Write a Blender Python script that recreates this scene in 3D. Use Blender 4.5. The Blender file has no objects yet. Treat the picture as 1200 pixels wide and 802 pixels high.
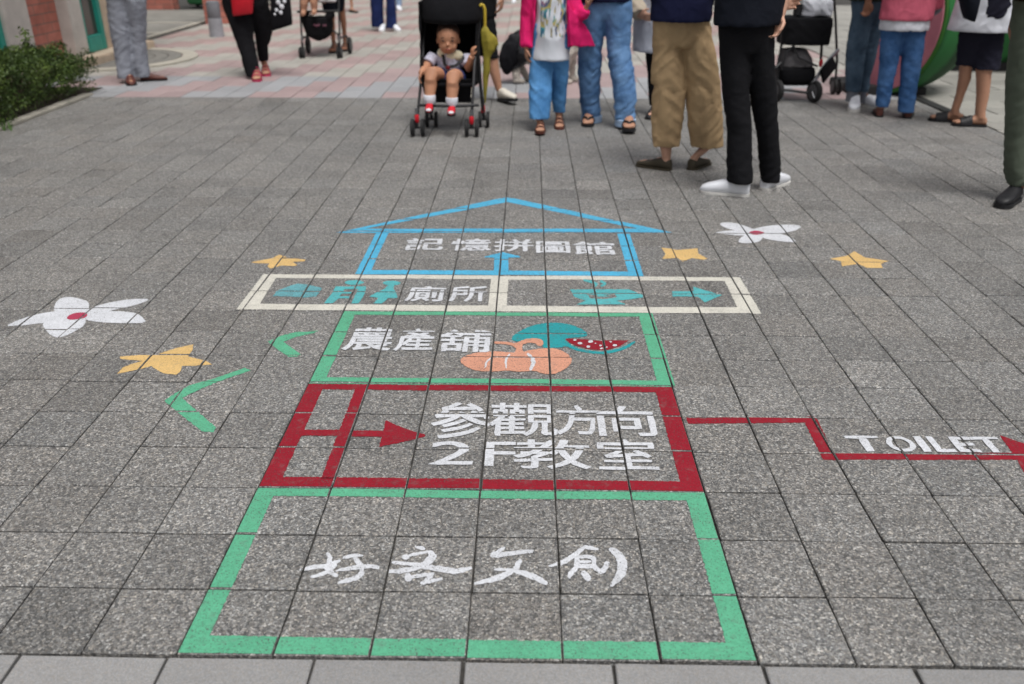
import bpy, bmesh, math, random
from mathutils import Vector, Matrix, noise
from mathutils.geometry import tessellate_polygon
R = math.radians
rnd = random.Random(7)
scn = bpy.context.scene
COL = scn.collection

# ------------------------------------------------------------------ camera
F_PX, CAM_H, HOR_Y, VP_X = 1005.0, 1.352, -82.7, 621.0      # measured on the 1200 px wide photograph
PITCH = math.atan((401 - HOR_Y) / F_PX)
YAW = math.atan((VP_X - 600) * math.cos(PITCH) / F_PX)
cd = bpy.data.cameras.new('camera'); cam = bpy.data.objects.new('camera', cd); COL.objects.link(cam)
cam.location = (0, 0, CAM_H); cam.rotation_euler = (R(90) - PITCH, 0, YAW)
cd.sensor_fit = 'HORIZONTAL'; cd.sensor_width = 36; cd.lens = 36 * F_PX / 1200
cd.clip_start = .05; cd.clip_end = 400
cd.dof.use_dof = True; cd.dof.focus_distance = 2.6; cd.dof.aperture_fstop = 2.6; cd.dof.aperture_blades = 9
scn.camera = cam

# ------------------------------------------------------------------ sky, sun, exposure
SUN_EL, SUN_AZ = 70, 155          # azimuth of the sun measured from +Y towards +X
w = bpy.data.worlds.new('World'); scn.world = w; w.use_nodes = True
nt = w.node_tree; bg = nt.nodes['Background']
sky = nt.nodes.new('ShaderNodeTexSky'); sky.sky_type = 'NISHITA'; sky.sun_disc = False
sky.sun_elevation = R(SUN_EL); sky.sun_rotation = R(SUN_AZ)
sky.air_density = 1.0; sky.dust_density = 6.0; sky.ozone_density = 1.0
hs = nt.nodes.new('ShaderNodeHueSaturation'); hs.inputs['Saturation'].default_value = .22   # an overcast, nearly grey sky
nt.links.new(sky.outputs[0], hs.inputs['Color']); nt.links.new(hs.outputs[0], bg.inputs[0])
bg.inputs[1].default_value = .062
sd = bpy.data.lights.new('sun', 'SUN'); sd.energy = 1.5; sd.angle = R(26); sd.color = (1, .985, .96)
so = bpy.data.objects.new('sun', sd); COL.objects.link(so)
sdir = Vector((math.sin(R(SUN_AZ)) * math.cos(R(SUN_EL)), math.cos(R(SUN_AZ)) * math.cos(R(SUN_EL)), math.sin(R(SUN_EL))))
so.rotation_euler = sdir.to_track_quat('Z', 'Y').to_euler()
vs = scn.view_settings
scn.display_settings.display_device = 'sRGB'
vs.view_transform = 'Standard'; vs.look = 'None'; vs.gamma = 1; vs.use_curve_mapping = False
vs.exposure = 0.64
scn.cycles.use_denoising = True
scn.cycles.max_bounces = 6

# ------------------------------------------------------------------ photo pixel -> place
cp, sp, cyw, syw = math.cos(PITCH), math.sin(PITCH), math.cos(YAW), math.sin(YAW)
FW = Vector((-syw * cp, cyw * cp, -sp)); RT = Vector((cyw, syw, 0)); UP = Vector((-syw * sp, cyw * sp, cp))
def ray(px, py): return FW + RT * ((px - 600) / F_PX) + UP * ((401 - py) / F_PX)
def gnd(px, py, z=0.0):
    d = ray(px, py); t = (z - CAM_H) / d.z
    return Vector((d.x * t, d.y * t, z))
def at(px, py, Y):
    d = ray(px, py); t = Y / d.y
    return Vector((d.x * t, Y, CAM_H + d.z * t))

# ------------------------------------------------------------------ objects
def tag(o, label=None, cat=None, group=None, kind=None):
    if label: o['label'] = label
    if cat: o['category'] = cat
    if group: o['group'] = group
    if kind: o['kind'] = kind
    return o
def thing(name, loc, label, cat, group=None):
    o = bpy.data.objects.new(name, None); COL.objects.link(o); o.location = loc
    o.empty_display_size = .1
    return tag(o, label, cat, group)
def base_of(o):
    while o.parent: o = o.parent
    return o.location
def part(name, me, mat, parent=None, loc=None, sharp=38):
    """me holds world coordinates; they become local to the thing's base."""
    o = bpy.data.objects.new(name, me); COL.objects.link(o)
    if parent is not None:
        off = base_of(parent); o.parent = parent
    else:
        off = Vector(loc) if loc is not None else Vector((0, 0, 0)); o.location = off
    me.transform(Matrix.Translation(-Vector(off)))
    if mat:
        for m in (mat if isinstance(mat, (list, tuple)) else [mat]): me.materials.append(m)
    if len(me.polygons):
        me.polygons.foreach_set('use_smooth', [True] * len(me.polygons))
        if sharp: me.set_sharp_from_angle(angle=R(sharp))
    me.update()
    return o

class G:
    """collects shapes (world coordinates) for ONE mesh"""
    def __init__(s): s.v = []; s.f = []; s.m = []
    def add(s, vs, fs, mi=0):
        b = len(s.v); s.v += [tuple(p) for p in vs]
        s.f += [tuple(b + i for i in q) for q in fs]; s.m += [mi] * len(fs); return s
    def box(s, lo, hi, bev=0, mi=0):
        (x0, y0, z0), (x1, y1, z1) = lo, hi
        if not bev:
            vs = [(x, y, z) for z in (z0, z1) for y in (y0, y1) for x in (x0, x1)]
            return s.add(vs, [(0, 2, 3, 1), (4, 5, 7, 6), (0, 1, 5, 4), (2, 6, 7, 3), (0, 4, 6, 2), (1, 3, 7, 5)], mi)
        bm = bmesh.new(); bmesh.ops.create_cube(bm, size=1)
        for v in bm.verts: v.co = Vector(((x0 + x1) / 2 + v.co.x * (x1 - x0), (y0 + y1) / 2 + v.co.y * (y1 - y0), (z0 + z1) / 2 + v.co.z * (z1 - z0)))
        bmesh.ops.bevel(bm, geom=bm.edges[:], offset=bev, segments=2, affect='EDGES')
        bm.verts.index_update(); s.add([v.co for v in bm.verts], [[v.index for v in f.verts] for f in bm.faces], mi); bm.free(); return s
    def rings(s, rs, n=16, mi=0, power=2.0):
        """rs: (centre, rx, ry, axis_x, axis_y); closed loft with caps"""
        b = len(s.v)
        for c, rx, ry, ax, ay in rs:
            for k in range(n):
                t = 2 * math.pi * k / n; a, q = math.cos(t), math.sin(t)
                a = math.copysign(abs(a) ** (2 / power), a); q = math.copysign(abs(q) ** (2 / power), q)
                s.v.append(tuple(Vector(c) + ax * (rx * a) + ay * (ry * q)))
        for i in range(len(rs) - 1):
            for k in range(n):
                s.f.append((b + i * n + k, b + i * n + (k + 1) % n, b + (i + 1) * n + (k + 1) % n, b + (i + 1) * n + k)); s.m.append(mi)
        s.f.append(tuple(b + k for k in range(n))[::-1]); s.m.append(mi)
        e = b + (len(rs) - 1) * n
        s.f.append(tuple(e + k for k in range(n))); s.m.append(mi)
        return s
    def tube(s, pts, r, n=10, mi=0, flat=1.0, ref=None):
        pts = [Vector(p) for p in pts]
        rr = r if isinstance(r, (list, tuple)) else [r] * len(pts)
        rs = []; prev = None
        for i, p in enumerate(pts):
            d = (pts[min(i + 1, len(pts) - 1)] - pts[max(i - 1, 0)]).normalized()
            if prev is None:
                a = Vector(ref) if ref is not None else (Vector((1, 0, 0)) if abs(d.x) < .9 else Vector((0, 1, 0)))
            else: a = prev
            ax = (a - d * a.dot(d))
            if ax.length < 1e-5: ax = d.orthogonal()
            ax.normalize(); ay = d.cross(ax); prev = ax
            rs.append((p, rr[i], rr[i] * flat, ax, ay))
        return s.rings(rs, n, mi)
    def ball(s, c, r, n=16, m=10, mi=0, M=None):
        rx, ry, rz = r if isinstance(r, (tuple, list)) else (r, r, r)
        vs = []; fs = []
        for j in range(1, m):
            t = math.pi * j / m
            for k in range(n):
                a = 2 * math.pi * k / n
                vs.append(Vector((rx * math.sin(t) * math.cos(a), ry * math.sin(t) * math.sin(a), rz * math.cos(t))))
        vs.append(Vector((0, 0, rz))); vs.append(Vector((0, 0, -rz)))
        for j in range(m - 2):
            for k in range(n): fs.append((j * n + k, (j + 1) * n + k, (j + 1) * n + (k + 1) % n, j * n + (k + 1) % n))
        T = (m - 1) * n
        for k in range(n):
            fs.append((T, k, (k + 1) % n)); fs.append((T + 1, (m - 2) * n + (k + 1) % n, (m - 2) * n + k))
        if M: vs = [M @ v for v in vs]
        return s.add([Vector(c) + v for v in vs], fs, mi)
    def prism(s, loop, z0, z1, mi=0):
        n = len(loop); vs = [(p[0], p[1], z0) for p in loop] + [(p[0], p[1], z1) for p in loop]
        fs = [tuple(range(n))[::-1], tuple(range(n, 2 * n))] + [(i, (i + 1) % n, n + (i + 1) % n, n + i) for i in range(n)]
        return s.add(vs, fs, mi)
    def mesh(s, name='mesh'):
        me = bpy.data.meshes.new(name); me.from_pydata(s.v, [], s.f)
        if any(s.m): me.polygons.foreach_set('material_index', s.m)
        bm = bmesh.new(); bm.from_mesh(me); bmesh.ops.recalc_face_normals(bm, faces=bm.faces); bm.to_mesh(me); bm.free()
        return me
def fused(g, voxel, smooth=3, fac=.5):
    """one continuous surface out of overlapping lofts"""
    me = g.mesh(); o = bpy.data.objects.new('fuse', me); COL.objects.link(o)
    m = o.modifiers.new('r', 'REMESH'); m.mode = 'VOXEL'; m.voxel_size = voxel; m.use_smooth_shade = True
    if smooth:
        q = o.modifiers.new('s', 'SMOOTH'); q.factor = fac; q.iterations = smooth
    dg = bpy.context.evaluated_depsgraph_get(); dg.update()
    out = bpy.data.meshes.new_from_object(o.evaluated_get(dg))
    out.materials.clear()
    bpy.data.objects.remove(o); return out
def folds(me, amp, seed=0, fx=5, fz=11, shear=.7, zones=None):
    """creases of cloth: ridged noise pushed along the normals"""
    off = Vector((seed * 3.7, seed * 1.3, seed * 2.1))
    nrm = [Vector(n.vector) for n in me.vertex_normals]
    for v, n in zip(me.vertices, nrm):
        p = v.co
        s = noise.noise(Vector((p.x * 3, p.y * 3, p.z * 2)) + off)
        q = Vector((p.x * fx, p.y * fx, (p.z + shear * p.x * (1 if s > 0 else -1)) * fz)) + off
        r = 1 - 2.2 * abs(noise.noise(q)); r2 = noise.noise(q * 2.3)
        a = amp
        if zones:
            k = 0
            for z, wd, st in zones: k = max(k, st * math.exp(-((p.z - z) / wd) ** 2))
            a = amp * (.45 + k)
        v.co = p + n * (a * (r * .8 + r2 * .35 - .25))
    me.update(); return me

# ------------------------------------------------------------------ materials
def lin(r, g, b):
    f = lambda c: (c / 255 / 12.92) if c / 255 <= .04045 else ((c / 255 + .055) / 1.055) ** 2.4
    return (f(r), f(g), f(b))
def new_mat(name):
    m = bpy.data.materials.new(name); m.use_nodes = True
    return m, m.node_tree, m.node_tree.nodes['Principled BSDF']
def N(nt, t, **kw):
    n = nt.nodes.new(t)
    for k, v in kw.items():
        if k in n.inputs: n.inputs[k].default_value = v
        else: setattr(n, k, v)
    return n
def mixc(nt, fac, a, b, blend='MIX'):
    n = nt.nodes.new('ShaderNodeMix'); n.data_type = 'RGBA'; n.blend_type = blend
    for sock, val in ((n.inputs[0], fac), (n.inputs[6], a), (n.inputs[7], b)):
        if hasattr(val, 'is_output'): nt.links.new(val, sock)
        elif isinstance(val, (int, float)): sock.default_value = val
        else: sock.default_value = (*val[:3], 1)
    return n.outputs[2]
def ramp(nt, fac, stops):
    n = nt.nodes.new('ShaderNodeValToRGB'); e = n.color_ramp.elements
    while len(e) < len(stops): e.new(.5)
    for k, (p, c) in enumerate(stops):
        e[k].position = p; e[k].color = (*c, 1) if not isinstance(c, (int, float)) else (c, c, c, 1)
    nt.links.new(fac, n.inputs[0]); return n.outputs[0]
def coords(nt): return nt.nodes.new('ShaderNodeTexCoord').outputs['Object']
def bump(nt, b, h, st, dist=.002):
    n = N(nt, 'ShaderNodeBump', Strength=st, Distance=dist); nt.links.new(h, n.inputs['Height']); nt.links.new(n.outputs[0], b.inputs['Normal'])
_mc = {}
def mat(name, col, rough=.8, var=.12, scale=9, bmp=.25, bscale=260, spec=.35, metal=0, col2=None, fade=.0, sheen=0):
    if name in _mc: return _mc[name]
    m, t, b = new_mat(name); c = coords(t)
    n1 = N(t, 'ShaderNodeTexNoise', Scale=scale, Detail=4.0, Roughness=.6); t.links.new(c, n1.inputs['Vector'])
    lo = tuple(x * (1 - var) for x in col); hi = tuple(min(1, x * (1 + var)) for x in (col2 or col))
    out = ramp(t, n1.outputs[0], [(.3, lo), (.7, hi)])
    n2 = N(t, 'ShaderNodeTexNoise', Scale=bscale, Detail=2.0); t.links.new(c, n2.inputs['Vector'])
    out = mixc(t, .35, out, ramp(t, n2.outputs[0], [(.3, .35), (.7, .65)]), 'OVERLAY') if bmp > .2 else out
    t.links.new(out, b.inputs['Base Color'])
    b.inputs['Roughness'].default_value = rough; b.inputs['Specular IOR Level'].default_value = spec; b.inputs['Metallic'].default_value = metal
    if sheen: b.inputs['Sheen Weight'].default_value = sheen
    if bmp: bump(t, b, n2.outputs[0], bmp, .0015)
    _mc[name] = m; return m
def creased(m, k=1.0):
    """soft wrinkles of worn cloth on top of the weave"""
    if m.get('creased'): return m
    m['creased'] = 1; t = m.node_tree; b = t.nodes['Principled BSDF']; c = coords(t)
    mp = N(t, 'ShaderNodeMapping'); mp.inputs['Scale'].default_value = (8, 8, 7); mp.inputs['Rotation'].default_value = (.5, .35, 0); t.links.new(c, mp.inputs[0])
    n = N(t, 'ShaderNodeTexNoise', Scale=1.0, Detail=2.5, Roughness=.5, Distortion=.9); t.links.new(mp.outputs[0], n.inputs['Vector'])
    r = ramp(t, n.outputs[0], [(.30, 0), (.47, .8), (.5, 1), (.53, .8), (.70, 0)])
    bn = N(t, 'ShaderNodeBump', Strength=.22 * k, Distance=.010); t.links.new(r, bn.inputs['Height'])
    old = b.inputs['Normal'].links[0].from_node if b.inputs['Normal'].links else None
    if old: t.links.new(old.outputs[0], bn.inputs['Normal'])
    t.links.new(bn.outputs[0], b.inputs['Normal']); return m
def cloth(name, rgb, **kw):
    kw = {**dict(rough=.92, var=.14, scale=7, bmp=.3, bscale=420, spec=.15), **kw}
    return creased(mat(name, lin(*rgb), **kw))
def denim(name, rgb, rgb2):
    return creased(mat(name, lin(*rgb), rough=.9, var=.16, scale=6, bmp=.4, bscale=520, spec=.12, col2=lin(*rgb2)), 1.2)
def skin(name, rgb): 
    m = mat(name, lin(*rgb), rough=.55, var=.08, scale=14, bmp=.08, bscale=600, spec=.35)
    m.node_tree.nodes['Principled BSDF'].inputs['Subsurface Weight'].default_value = .08
    m.node_tree.nodes['Principled BSDF'].inputs['Subsurface Radius'].default_value = (.012, .005, .003)
    return m
def aggregate_material(name, stops, cell=165, edge=.10, tint=True, bstr=.6):
    m, t, b = new_mat(name); c = coords(t)
    v = N(t, 'ShaderNodeTexVoronoi', Scale=cell); t.links.new(c, v.inputs['Vector'])
    d = N(t, 'ShaderNodeTexVoronoi', Scale=cell, feature='DISTANCE_TO_EDGE'); t.links.new(c, d.inputs['Vector'])
    sx = N(t, 'ShaderNodeSeparateColor'); t.links.new(v.outputs['Color'], sx.inputs[0])
    n0 = N(t, 'ShaderNodeTexNoise', Scale=60.0, Detail=3.0); t.links.new(c, n0.inputs['Vector'])
    mx = N(t, 'ShaderNodeMath', operation='MULTIPLY_ADD'); t.links.new(n0.outputs[0], mx.inputs[0]); mx.inputs[1].default_value = .5
    sub = N(t, 'ShaderNodeMath', operation='SUBTRACT'); t.links.new(sx.outputs[0], sub.inputs[0]); sub.inputs[1].default_value = .25
    t.links.new(sub.outputs[0], mx.inputs[2])
    base = ramp(t, mx.outputs[0], stops)
    hue = ramp(t, sx.outputs[1], [(0, (.90, .95, 1.0)), (.6, (1, 1, 1)), (1, (1.0, .95, .88))])
    base = mixc(t, .8, base, hue, 'MULTIPLY')
    e = ramp(t, d.outputs['Distance'], [(0, .42), (edge, 1)])
    base = mixc(t, 1, base, e, 'MULTIPLY')
    big = N(t, 'ShaderNodeTexNoise', Scale=2.3, Detail=5.0, Roughness=.65); t.links.new(c, big.inputs['Vector'])
    base = mixc(t, 1, base, ramp(t, big.outputs[0], [(.3, .90), (.7, 1.05)]), 'MULTIPLY')
    if bstr > .5:                   # trodden-in gum and drips, and scuffed dull patches
        gv = N(t, 'ShaderNodeTexVoronoi', Scale=3.1); t.links.new(c, gv.inputs['Vector']); gr = N(t, 'ShaderNodeSeparateColor'); t.links.new(gv.outputs['Color'], gr.inputs[0])
        th = N(t, 'ShaderNodeMath', operation='MULTIPLY'); t.links.new(gr.outputs[0], th.inputs[0]); th.inputs[1].default_value = .055
        ls = N(t, 'ShaderNodeMath', operation='LESS_THAN'); t.links.new(gv.outputs['Distance'], ls.inputs[0]); t.links.new(th.outputs[0], ls.inputs[1])
        base = mixc(t, ls.outputs[0], base, mixc(t, .55, base, (.07, .068, .065)))
        st = N(t, 'ShaderNodeTexNoise', Scale=1.1, Detail=8.0, Roughness=.72); t.links.new(c, st.inputs['Vector'])
        base = mixc(t, 1, base, ramp(t, st.outputs[0], [(.34, .80), (.46, 1), (.6, 1), (.72, 1.10)]), 'MULTIPLY')
    if tint:
        a = N(t, 'ShaderNodeAttribute', attribute_name='tint'); base = mixc(t, 1, base, a.outputs['Color'], 'MULTIPLY')
    t.links.new(base, b.inputs['Base Color']); b.inputs['Roughness'].default_value = .56; b.inputs['Specular IOR Level'].default_value = .55
    h = N(t, 'ShaderNodeMath', operation='MULTIPLY_ADD'); t.links.new(d.outputs['Distance'], h.inputs[0]); h.inputs[1].default_value = 1.2; t.links.new(sx.outputs[2], h.inputs[2])
    bump(t, b, h.outputs[0], bstr, .003)
    return m
def paint(name, rgb, wear=.60):
    if name in _mc: return _mc[name]
    m, t, b = new_mat(name); c = coords(t); col = lin(*rgb)
    d = N(t, 'ShaderNodeTexVoronoi', Scale=215.0, feature='DISTANCE_TO_EDGE'); t.links.new(c, d.inputs['Vector'])
    v = N(t, 'ShaderNodeTexVoronoi', Scale=215.0); t.links.new(c, v.inputs['Vector'])
    sx = N(t, 'ShaderNodeSeparateColor'); t.links.new(v.outputs['Color'], sx.inputs[0])
    n = N(t, 'ShaderNodeTexNoise', Scale=240.0, Detail=2.0); t.links.new(c, n.inputs['Vector'])
    n2 = N(t, 'ShaderNodeTexNoise', Scale=7.0, Detail=4.0); t.links.new(c, n2.inputs['Vector'])
    tone = ramp(t, sx.outputs[0], [(0, tuple(x * .88 for x in col)), (1, tuple(min(1, x * 1.08) for x in col))])
    tone = mixc(t, 1, tone, ramp(t, n2.outputs[0], [(.3, .90), (.7, 1.04)]), 'MULTIPLY')
    pit = ramp(t, n.outputs[0], [(wear, 0), (wear + .05, 1)])
    w2 = ramp(t, n2.outputs[0], [(.35, 1), (.65, .45)])
    pit = mixc(t, 1, pit, w2, 'MULTIPLY')
    n3 = N(t, 'ShaderNodeTexNoise', Scale=26.0, Detail=7.0, Roughness=.7); t.links.new(c, n3.inputs['Vector'])
    tone = mixc(t, ramp(t, n3.outputs[0], [(.55, 0), (.72, .45)]), tone, (.15, .146, .14))
    out = mixc(t, pit, tone, (.075, .073, .07))
    t.links.new(out, b.inputs['Base Color']); b.inputs['Roughness'].default_value = .75; b.inputs['Specular IOR Level'].default_value = .2
    bump(t, b, d.outputs['Distance'], .35, .003)
    _mc[name] = m; return m

# ------------------------------------------------------------------ the paving
PAV = [(0, (.082, .080, .079)), (.22, (.138, .134, .130)), (.5, (.212, .205, .195)), (.75, (.288, .277, .262)), (.93, (.39, .375, .352)), (1, (.54, .52, .49))]
m_paver = aggregate_material('washed_aggregate_paver', PAV, cell=215, edge=.08)
m_slab = aggregate_material('smooth_concrete_slab', [(0, (.232, .226, .220)), (.5, (.282, .276, .270)), (1, (.335, .328, .32))], cell=420, edge=.02, bstr=.12)
m_tile = aggregate_material('coloured_paver', [(0, (.72, .72, .72)), (.5, (.9, .9, .9)), (1, (1, 1, 1))], cell=300, edge=.04, bstr=.25)
m_joint = mat('joint_sand', (.055, .052, .048), rough=.95, var=.5, scale=40)
X0, Y0, T, TY = -.72, 1.305, .2, .197
TILES = {}
def tiles(name, cells, mat_, gapx=.0050, gapy=.0056, ch=.0024, amp=.0009, tint=None, seg=6):
    """cells: (key, x0, x1, y0, y1); each paver a chamfered block with its own slight tilt"""
    v = []; f = []; cols = []
    for key, x0, x1, y0, y1 in cells:
        a = x0 + gapx / 2 * rnd.uniform(.6, 1.4); b = x1 - gapx / 2 * rnd.uniform(.6, 1.4); c = y0 + gapy / 2 * rnd.uniform(.6, 1.4); d = y1 - gapy / 2 * rnd.uniform(.6, 1.4)
        z0 = rnd.uniform(-amp, amp); kx = rnd.uniform(-amp, amp) / .1; ky = rnd.uniform(-amp, amp) / .1
        xm, ym = (x0 + x1) / 2, (y0 + y1) / 2
        TILES[key] = (a, b, c, d, xm, ym, z0, kx, ky)
        Z = lambda x, y: z0 + kx * (x - xm) + ky * (y - ym)
        n = len(v)
        per = []                      # the worn edge of each block wanders a little
        for (p, q) in (((a, c), (b, c)), ((b, c), (b, d)), ((b, d), (a, d)), ((a, d), (a, c))):
            for m in range(seg):
                t_ = m / seg; j = rnd.uniform(0, .0011) if m else .0004
                ox, oy = (q[1] - p[1]), -(q[0] - p[0]); ln = math.hypot(ox, oy)
                per.append((p[0] + (q[0] - p[0]) * t_ + ox / ln * j, p[1] + (q[1] - p[1]) * t_ + oy / ln * j))
        M = len(per)
        for (x, y) in per: v.append((min(max(x, a + ch), b - ch), min(max(y, c + ch), d - ch), 0)); v[-1] = (v[-1][0], v[-1][1], Z(v[-1][0], v[-1][1]))
        for (x, y) in per: v.append((x, y, Z(x, y) - ch))
        for (x, y) in per: v.append((x, y, -.03))
        f.append(tuple(range(n, n + M)))
        for r in (0, M):
            for k in range(M): f.append((n + r + M + k, n + r + M + (k + 1) % M, n + r + (k + 1) % M, n + r + k))
        t = tint(key, xm, ym); cols += [t] * (3 * M)
    me = bpy.data.meshes.new(name); me.from_pydata(v, [], f)
    at_ = me.color_attributes.new('tint', 'FLOAT_COLOR', 'POINT')
    at_.data.foreach_set('color', [q for c in cols for q in (*c, 1)])
    o = bpy.data.objects.new(name, me); COL.objects.link(o); me.materials.append(mat_); o['kind'] = 'structure'
    return o
def g_tint(key, x, y):
    k = rnd.gauss(1, .065); wq = rnd.gauss(0, .007)
    return (k * (1 + wq), k, k * (1 - wq))
cells = []
for i in range(-24, 34):
    for j in range(0, 33):
        x = X0 + T * i; y = Y0 + TY * j
        if x < -3.93 or (x > 3.4 and y > 6.2): continue
        off = 0
        if i < -3 or i > 9:        # away from the painted board the courses of neighbouring columns slip a little
            q = random.Random(i * 77); off = q.uniform(-.03, .03) * min(1, (abs(i - 3) - 6) / 6)
        y1 = y + TY + off; y0 = y + off
        if j == 0: y0 = y
        if j == 32: y1 = y + TY
        cells.append((('g', i, j), x, x + T, y0, y1))
tiles('pavement', cells, m_paver, tint=g_tint)
cells = []
S0 = gnd(543, 775).x
for i in range(-14, 16):
    for j in range(6):
        x = S0 + .306 * i + (.153 if j % 2 else 0); y1 = Y0 - .003 - .306 * j
        cells.append((('s', i, j), x, x + .306, y1 - .306, y1))
tiles('concrete_kerb_paving', cells, m_slab, gapx=.008, gapy=.006, tint=lambda k, x, y: (lambda q: (q, q, q * 1.01))(rnd.gauss(1.0, .05)))
cells = []
for i in range(-23, 21):
    for j in range(0, 56):
        x = X0 + T * i; y = 7.808 + .3 * j
        if x < -5.25 or x > 3.35: continue
        if y < 8.3 and x < -4.6: continue
        if y < 11.2 and x < -4.85: continue
        if y >= 11.2 and False: continue
        cells.append((('p', i, j), x, x + T, y, y + .3))
def p_tint(key, x, y):
    _, i, j = key
    pink = ((i + (j * 2)) // 3 + j) % 2
    k = rnd.gauss(1, .05)
    far = min(1, max(0, (y - 9) / 4))
    if pink:
        a, b = lin(178, 156, 155), lin(182, 156, 150)
    else:
        a, b = (lin(170, 171, 174), lin(170, 171, 174)) if y < 9.1 else (lin(183, 179, 171), lin(183, 178, 169))
    return tuple(min(1, k * (a[n] + (b[n] - a[n]) * far)) for n in range(3))
tiles('coloured_pavement', cells, m_tile, seg=1, gapx=.006, gapy=.005, tint=p_tint)
cells = []
for j in range(0, 40):
    x = 3.50; y = 6.23 + .3 * j; i = 0
    while x < 10:
        wd = .3 if (i == 0 and j % 2) else .6
        cells.append((('r', i, j), x, x + wd, y, y + .3)); x += wd; i += 1
tiles('stone_slab_paving', cells, m_slab, seg=1, gapx=.012, gapy=.012, tint=lambda k, x, y: (lambda q: (q * 1.12, q * 1.10, q * 1.02))(rnd.gauss(1.0, .1)))
g = G(); g.add([(-80, -30, -.014), (80, -30, -.014), (80, 120, -.014), (-80, 120, -.014)], [(0, 1, 2, 3)])
tag(part('ground', g.mesh(), m_joint), kind='structure')
m_path = mat('old_concrete', lin(126, 124, 118), rough=.9, var=.2, scale=3, bmp=.3, bscale=120)
g = G(); g.box((-14, 11.25, -.012), (-5.27, 16.9, .004)); tag(part('path', g.mesh(), m_path), kind='structure')
m_edge = mat('pale_edging', lin(168, 163, 152), rough=.9, var=.18, scale=5, bmp=.3, bscale=150)
g = G()
for y in [1.3 + .6 * k for k in range(11)]: g.box((-4.03, y, -.012), (-3.935, y + .594, .018), .006)
tag(part('kerb', g.mesh(), m_edge), kind='structure')
g = G()
g.box((-5.32, 11.3, -.012), (-5.24, 24, .012), .004); g.box((-6.4, 12.9, .004), (-5.32, 13.0, .012)); g.box((-7.4, 14.4, .004), (-5.32, 14.5, .012))
tag(part('path_edging', g.mesh(), m_edge), kind='structure')
m_soil = mat('bed_soil', (.05, .04, .03), rough=.95, var=.5, scale=20, bmp=.6, bscale=60)
g = G(); g.box((-5.2, 1.0, -.012), (-4.03, 8.28, .004)); tag(part('planting_bed', g.mesh(), m_soil), kind='structure')
# rounded door step of grey setts in rings
m_sett = mat('grey_sett', lin(120, 118, 113), rough=.85, var=.2, scale=12, bmp=.3, bscale=120)
DC = Vector((-4.84, 10.22, 0))
g = G()
for k, (r0, r1) in enumerate([(.02, .2), (.21, .35), (.36, .5), (.51, .65), (.66, .8), (.815, .98)]):
    n = 40; z = .018
    lo = [DC + Vector((math.cos(a) * r0, math.sin(a) * r0, 0)) for a in [-math.pi / 2 + math.pi * i / n for i in range(n + 1)]]
    hi = [DC + Vector((math.cos(a) * r1, math.sin(a) * r1, 0)) for a in [-math.pi / 2 + math.pi * i / n for i in range(n + 1)]]
    for i in range(n): g.prism([lo[i], hi[i], hi[i + 1], lo[i + 1]], -.012, z, 1 if k == 5 else 0)
tag(part('doorstep_paving', g.mesh(), [m_sett, m_edge]), kind='structure')

# ------------------------------------------------------------------ painting on the pavers
def clip(poly, axis, lim, keep_less):
    out = []; n = len(poly)
    for k in range(n):
        p, q = poly[k], poly[(k + 1) % n]
        pi = (p[axis] <= lim) if keep_less else (p[axis] >= lim); qi = (q[axis] <= lim) if keep_less else (q[axis] >= lim)
        if pi: out.append(p)
        if pi != qi:
            t = (lim - p[axis]) / (q[axis] - p[axis]); out.append((p[0] + (q[0] - p[0]) * t, p[1] + (q[1] - p[1]) * t))
    return out
def lay(v, f, tris, lift):
    """lay thin paint on the pavers: every triangle is cut at the joints and follows each paver's own tilt"""
    for tri in tris:
        xs = [p[0] for p in tri]; ys = [p[1] for p in tri]
        i0, i1 = math.floor((min(xs) - X0) / T), math.floor((max(xs) - X0) / T)
        j0, j1 = math.floor((min(ys) - Y0) / TY) - 1, math.floor((max(ys) - Y0) / TY) + 1
        for i in range(i0, i1 + 1):
            for j in range(j0, j1 + 1):
                q = TILES.get(('g', i, j))
                if not q: continue
                a, b, c, d, xm, ym, z0, kx, ky = q
                e = .0012
                p = clip(tri, 0, a + e, False)
                if p: p = clip(p, 0, b - e, True)
                if p: p = clip(p, 1, c + e, False)
                if p: p = clip(p, 1, d - e, True)
                if len(p) < 3: continue
                ar = sum(p[k][0] * p[(k + 1) % len(p)][1] - p[(k + 1) % len(p)][0] * p[k][1] for k in range(len(p)))
                if abs(ar) < 1e-9: continue
                if ar < 0: p = p[::-1]
                n = len(v)
                v += [(x, y, z0 + kx * (x - xm) + ky * (y - ym) + lift) for x, y in p]; f.append(tuple(range(n, n + len(p))))
def rough_loop(pts, step=.0045, amp=.0016, seed=0):
    out = []; n = len(pts)
    for k in range(n):
        a, b = Vector(pts[k][:2]), Vector(pts[(k + 1) % n][:2]); L = (b - a).length; m = max(1, int(L / step))
        for s in range(m):
            p = a + (b - a) * (s / m); q = Vector((p.x * 90 + seed, p.y * 90, 0))
            q2 = q * 2.7; out.append((p.x + amp * (noise.noise(q) * 1.7 + noise.noise(q2) * 1.2), p.y + amp * (noise.noise(q + Vector((40, 7, 3))) * 1.7 + noise.noise(q2 + Vector((9, 2, 5))) * 1.2)))
    return out
def smooth_loop(pts, it=2):
    for _ in range(it):
        o = []; n = len(pts)
        for k in range(n):
            a, b = Vector(pts[k][:2]), Vector(pts[(k + 1) % n][:2]); o += [a * .75 + b * .25, a * .25 + b * .75]
        pts = o
    return pts
def tri_loops(loops):
    vl = [[Vector((p[0], p[1], 0)) for p in l] for l in loops]; flat = [p for l in loops for p in l]
    return [[tuple(flat[i][:2]) for i in t] for t in tessellate_polygon(vl)]
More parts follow.
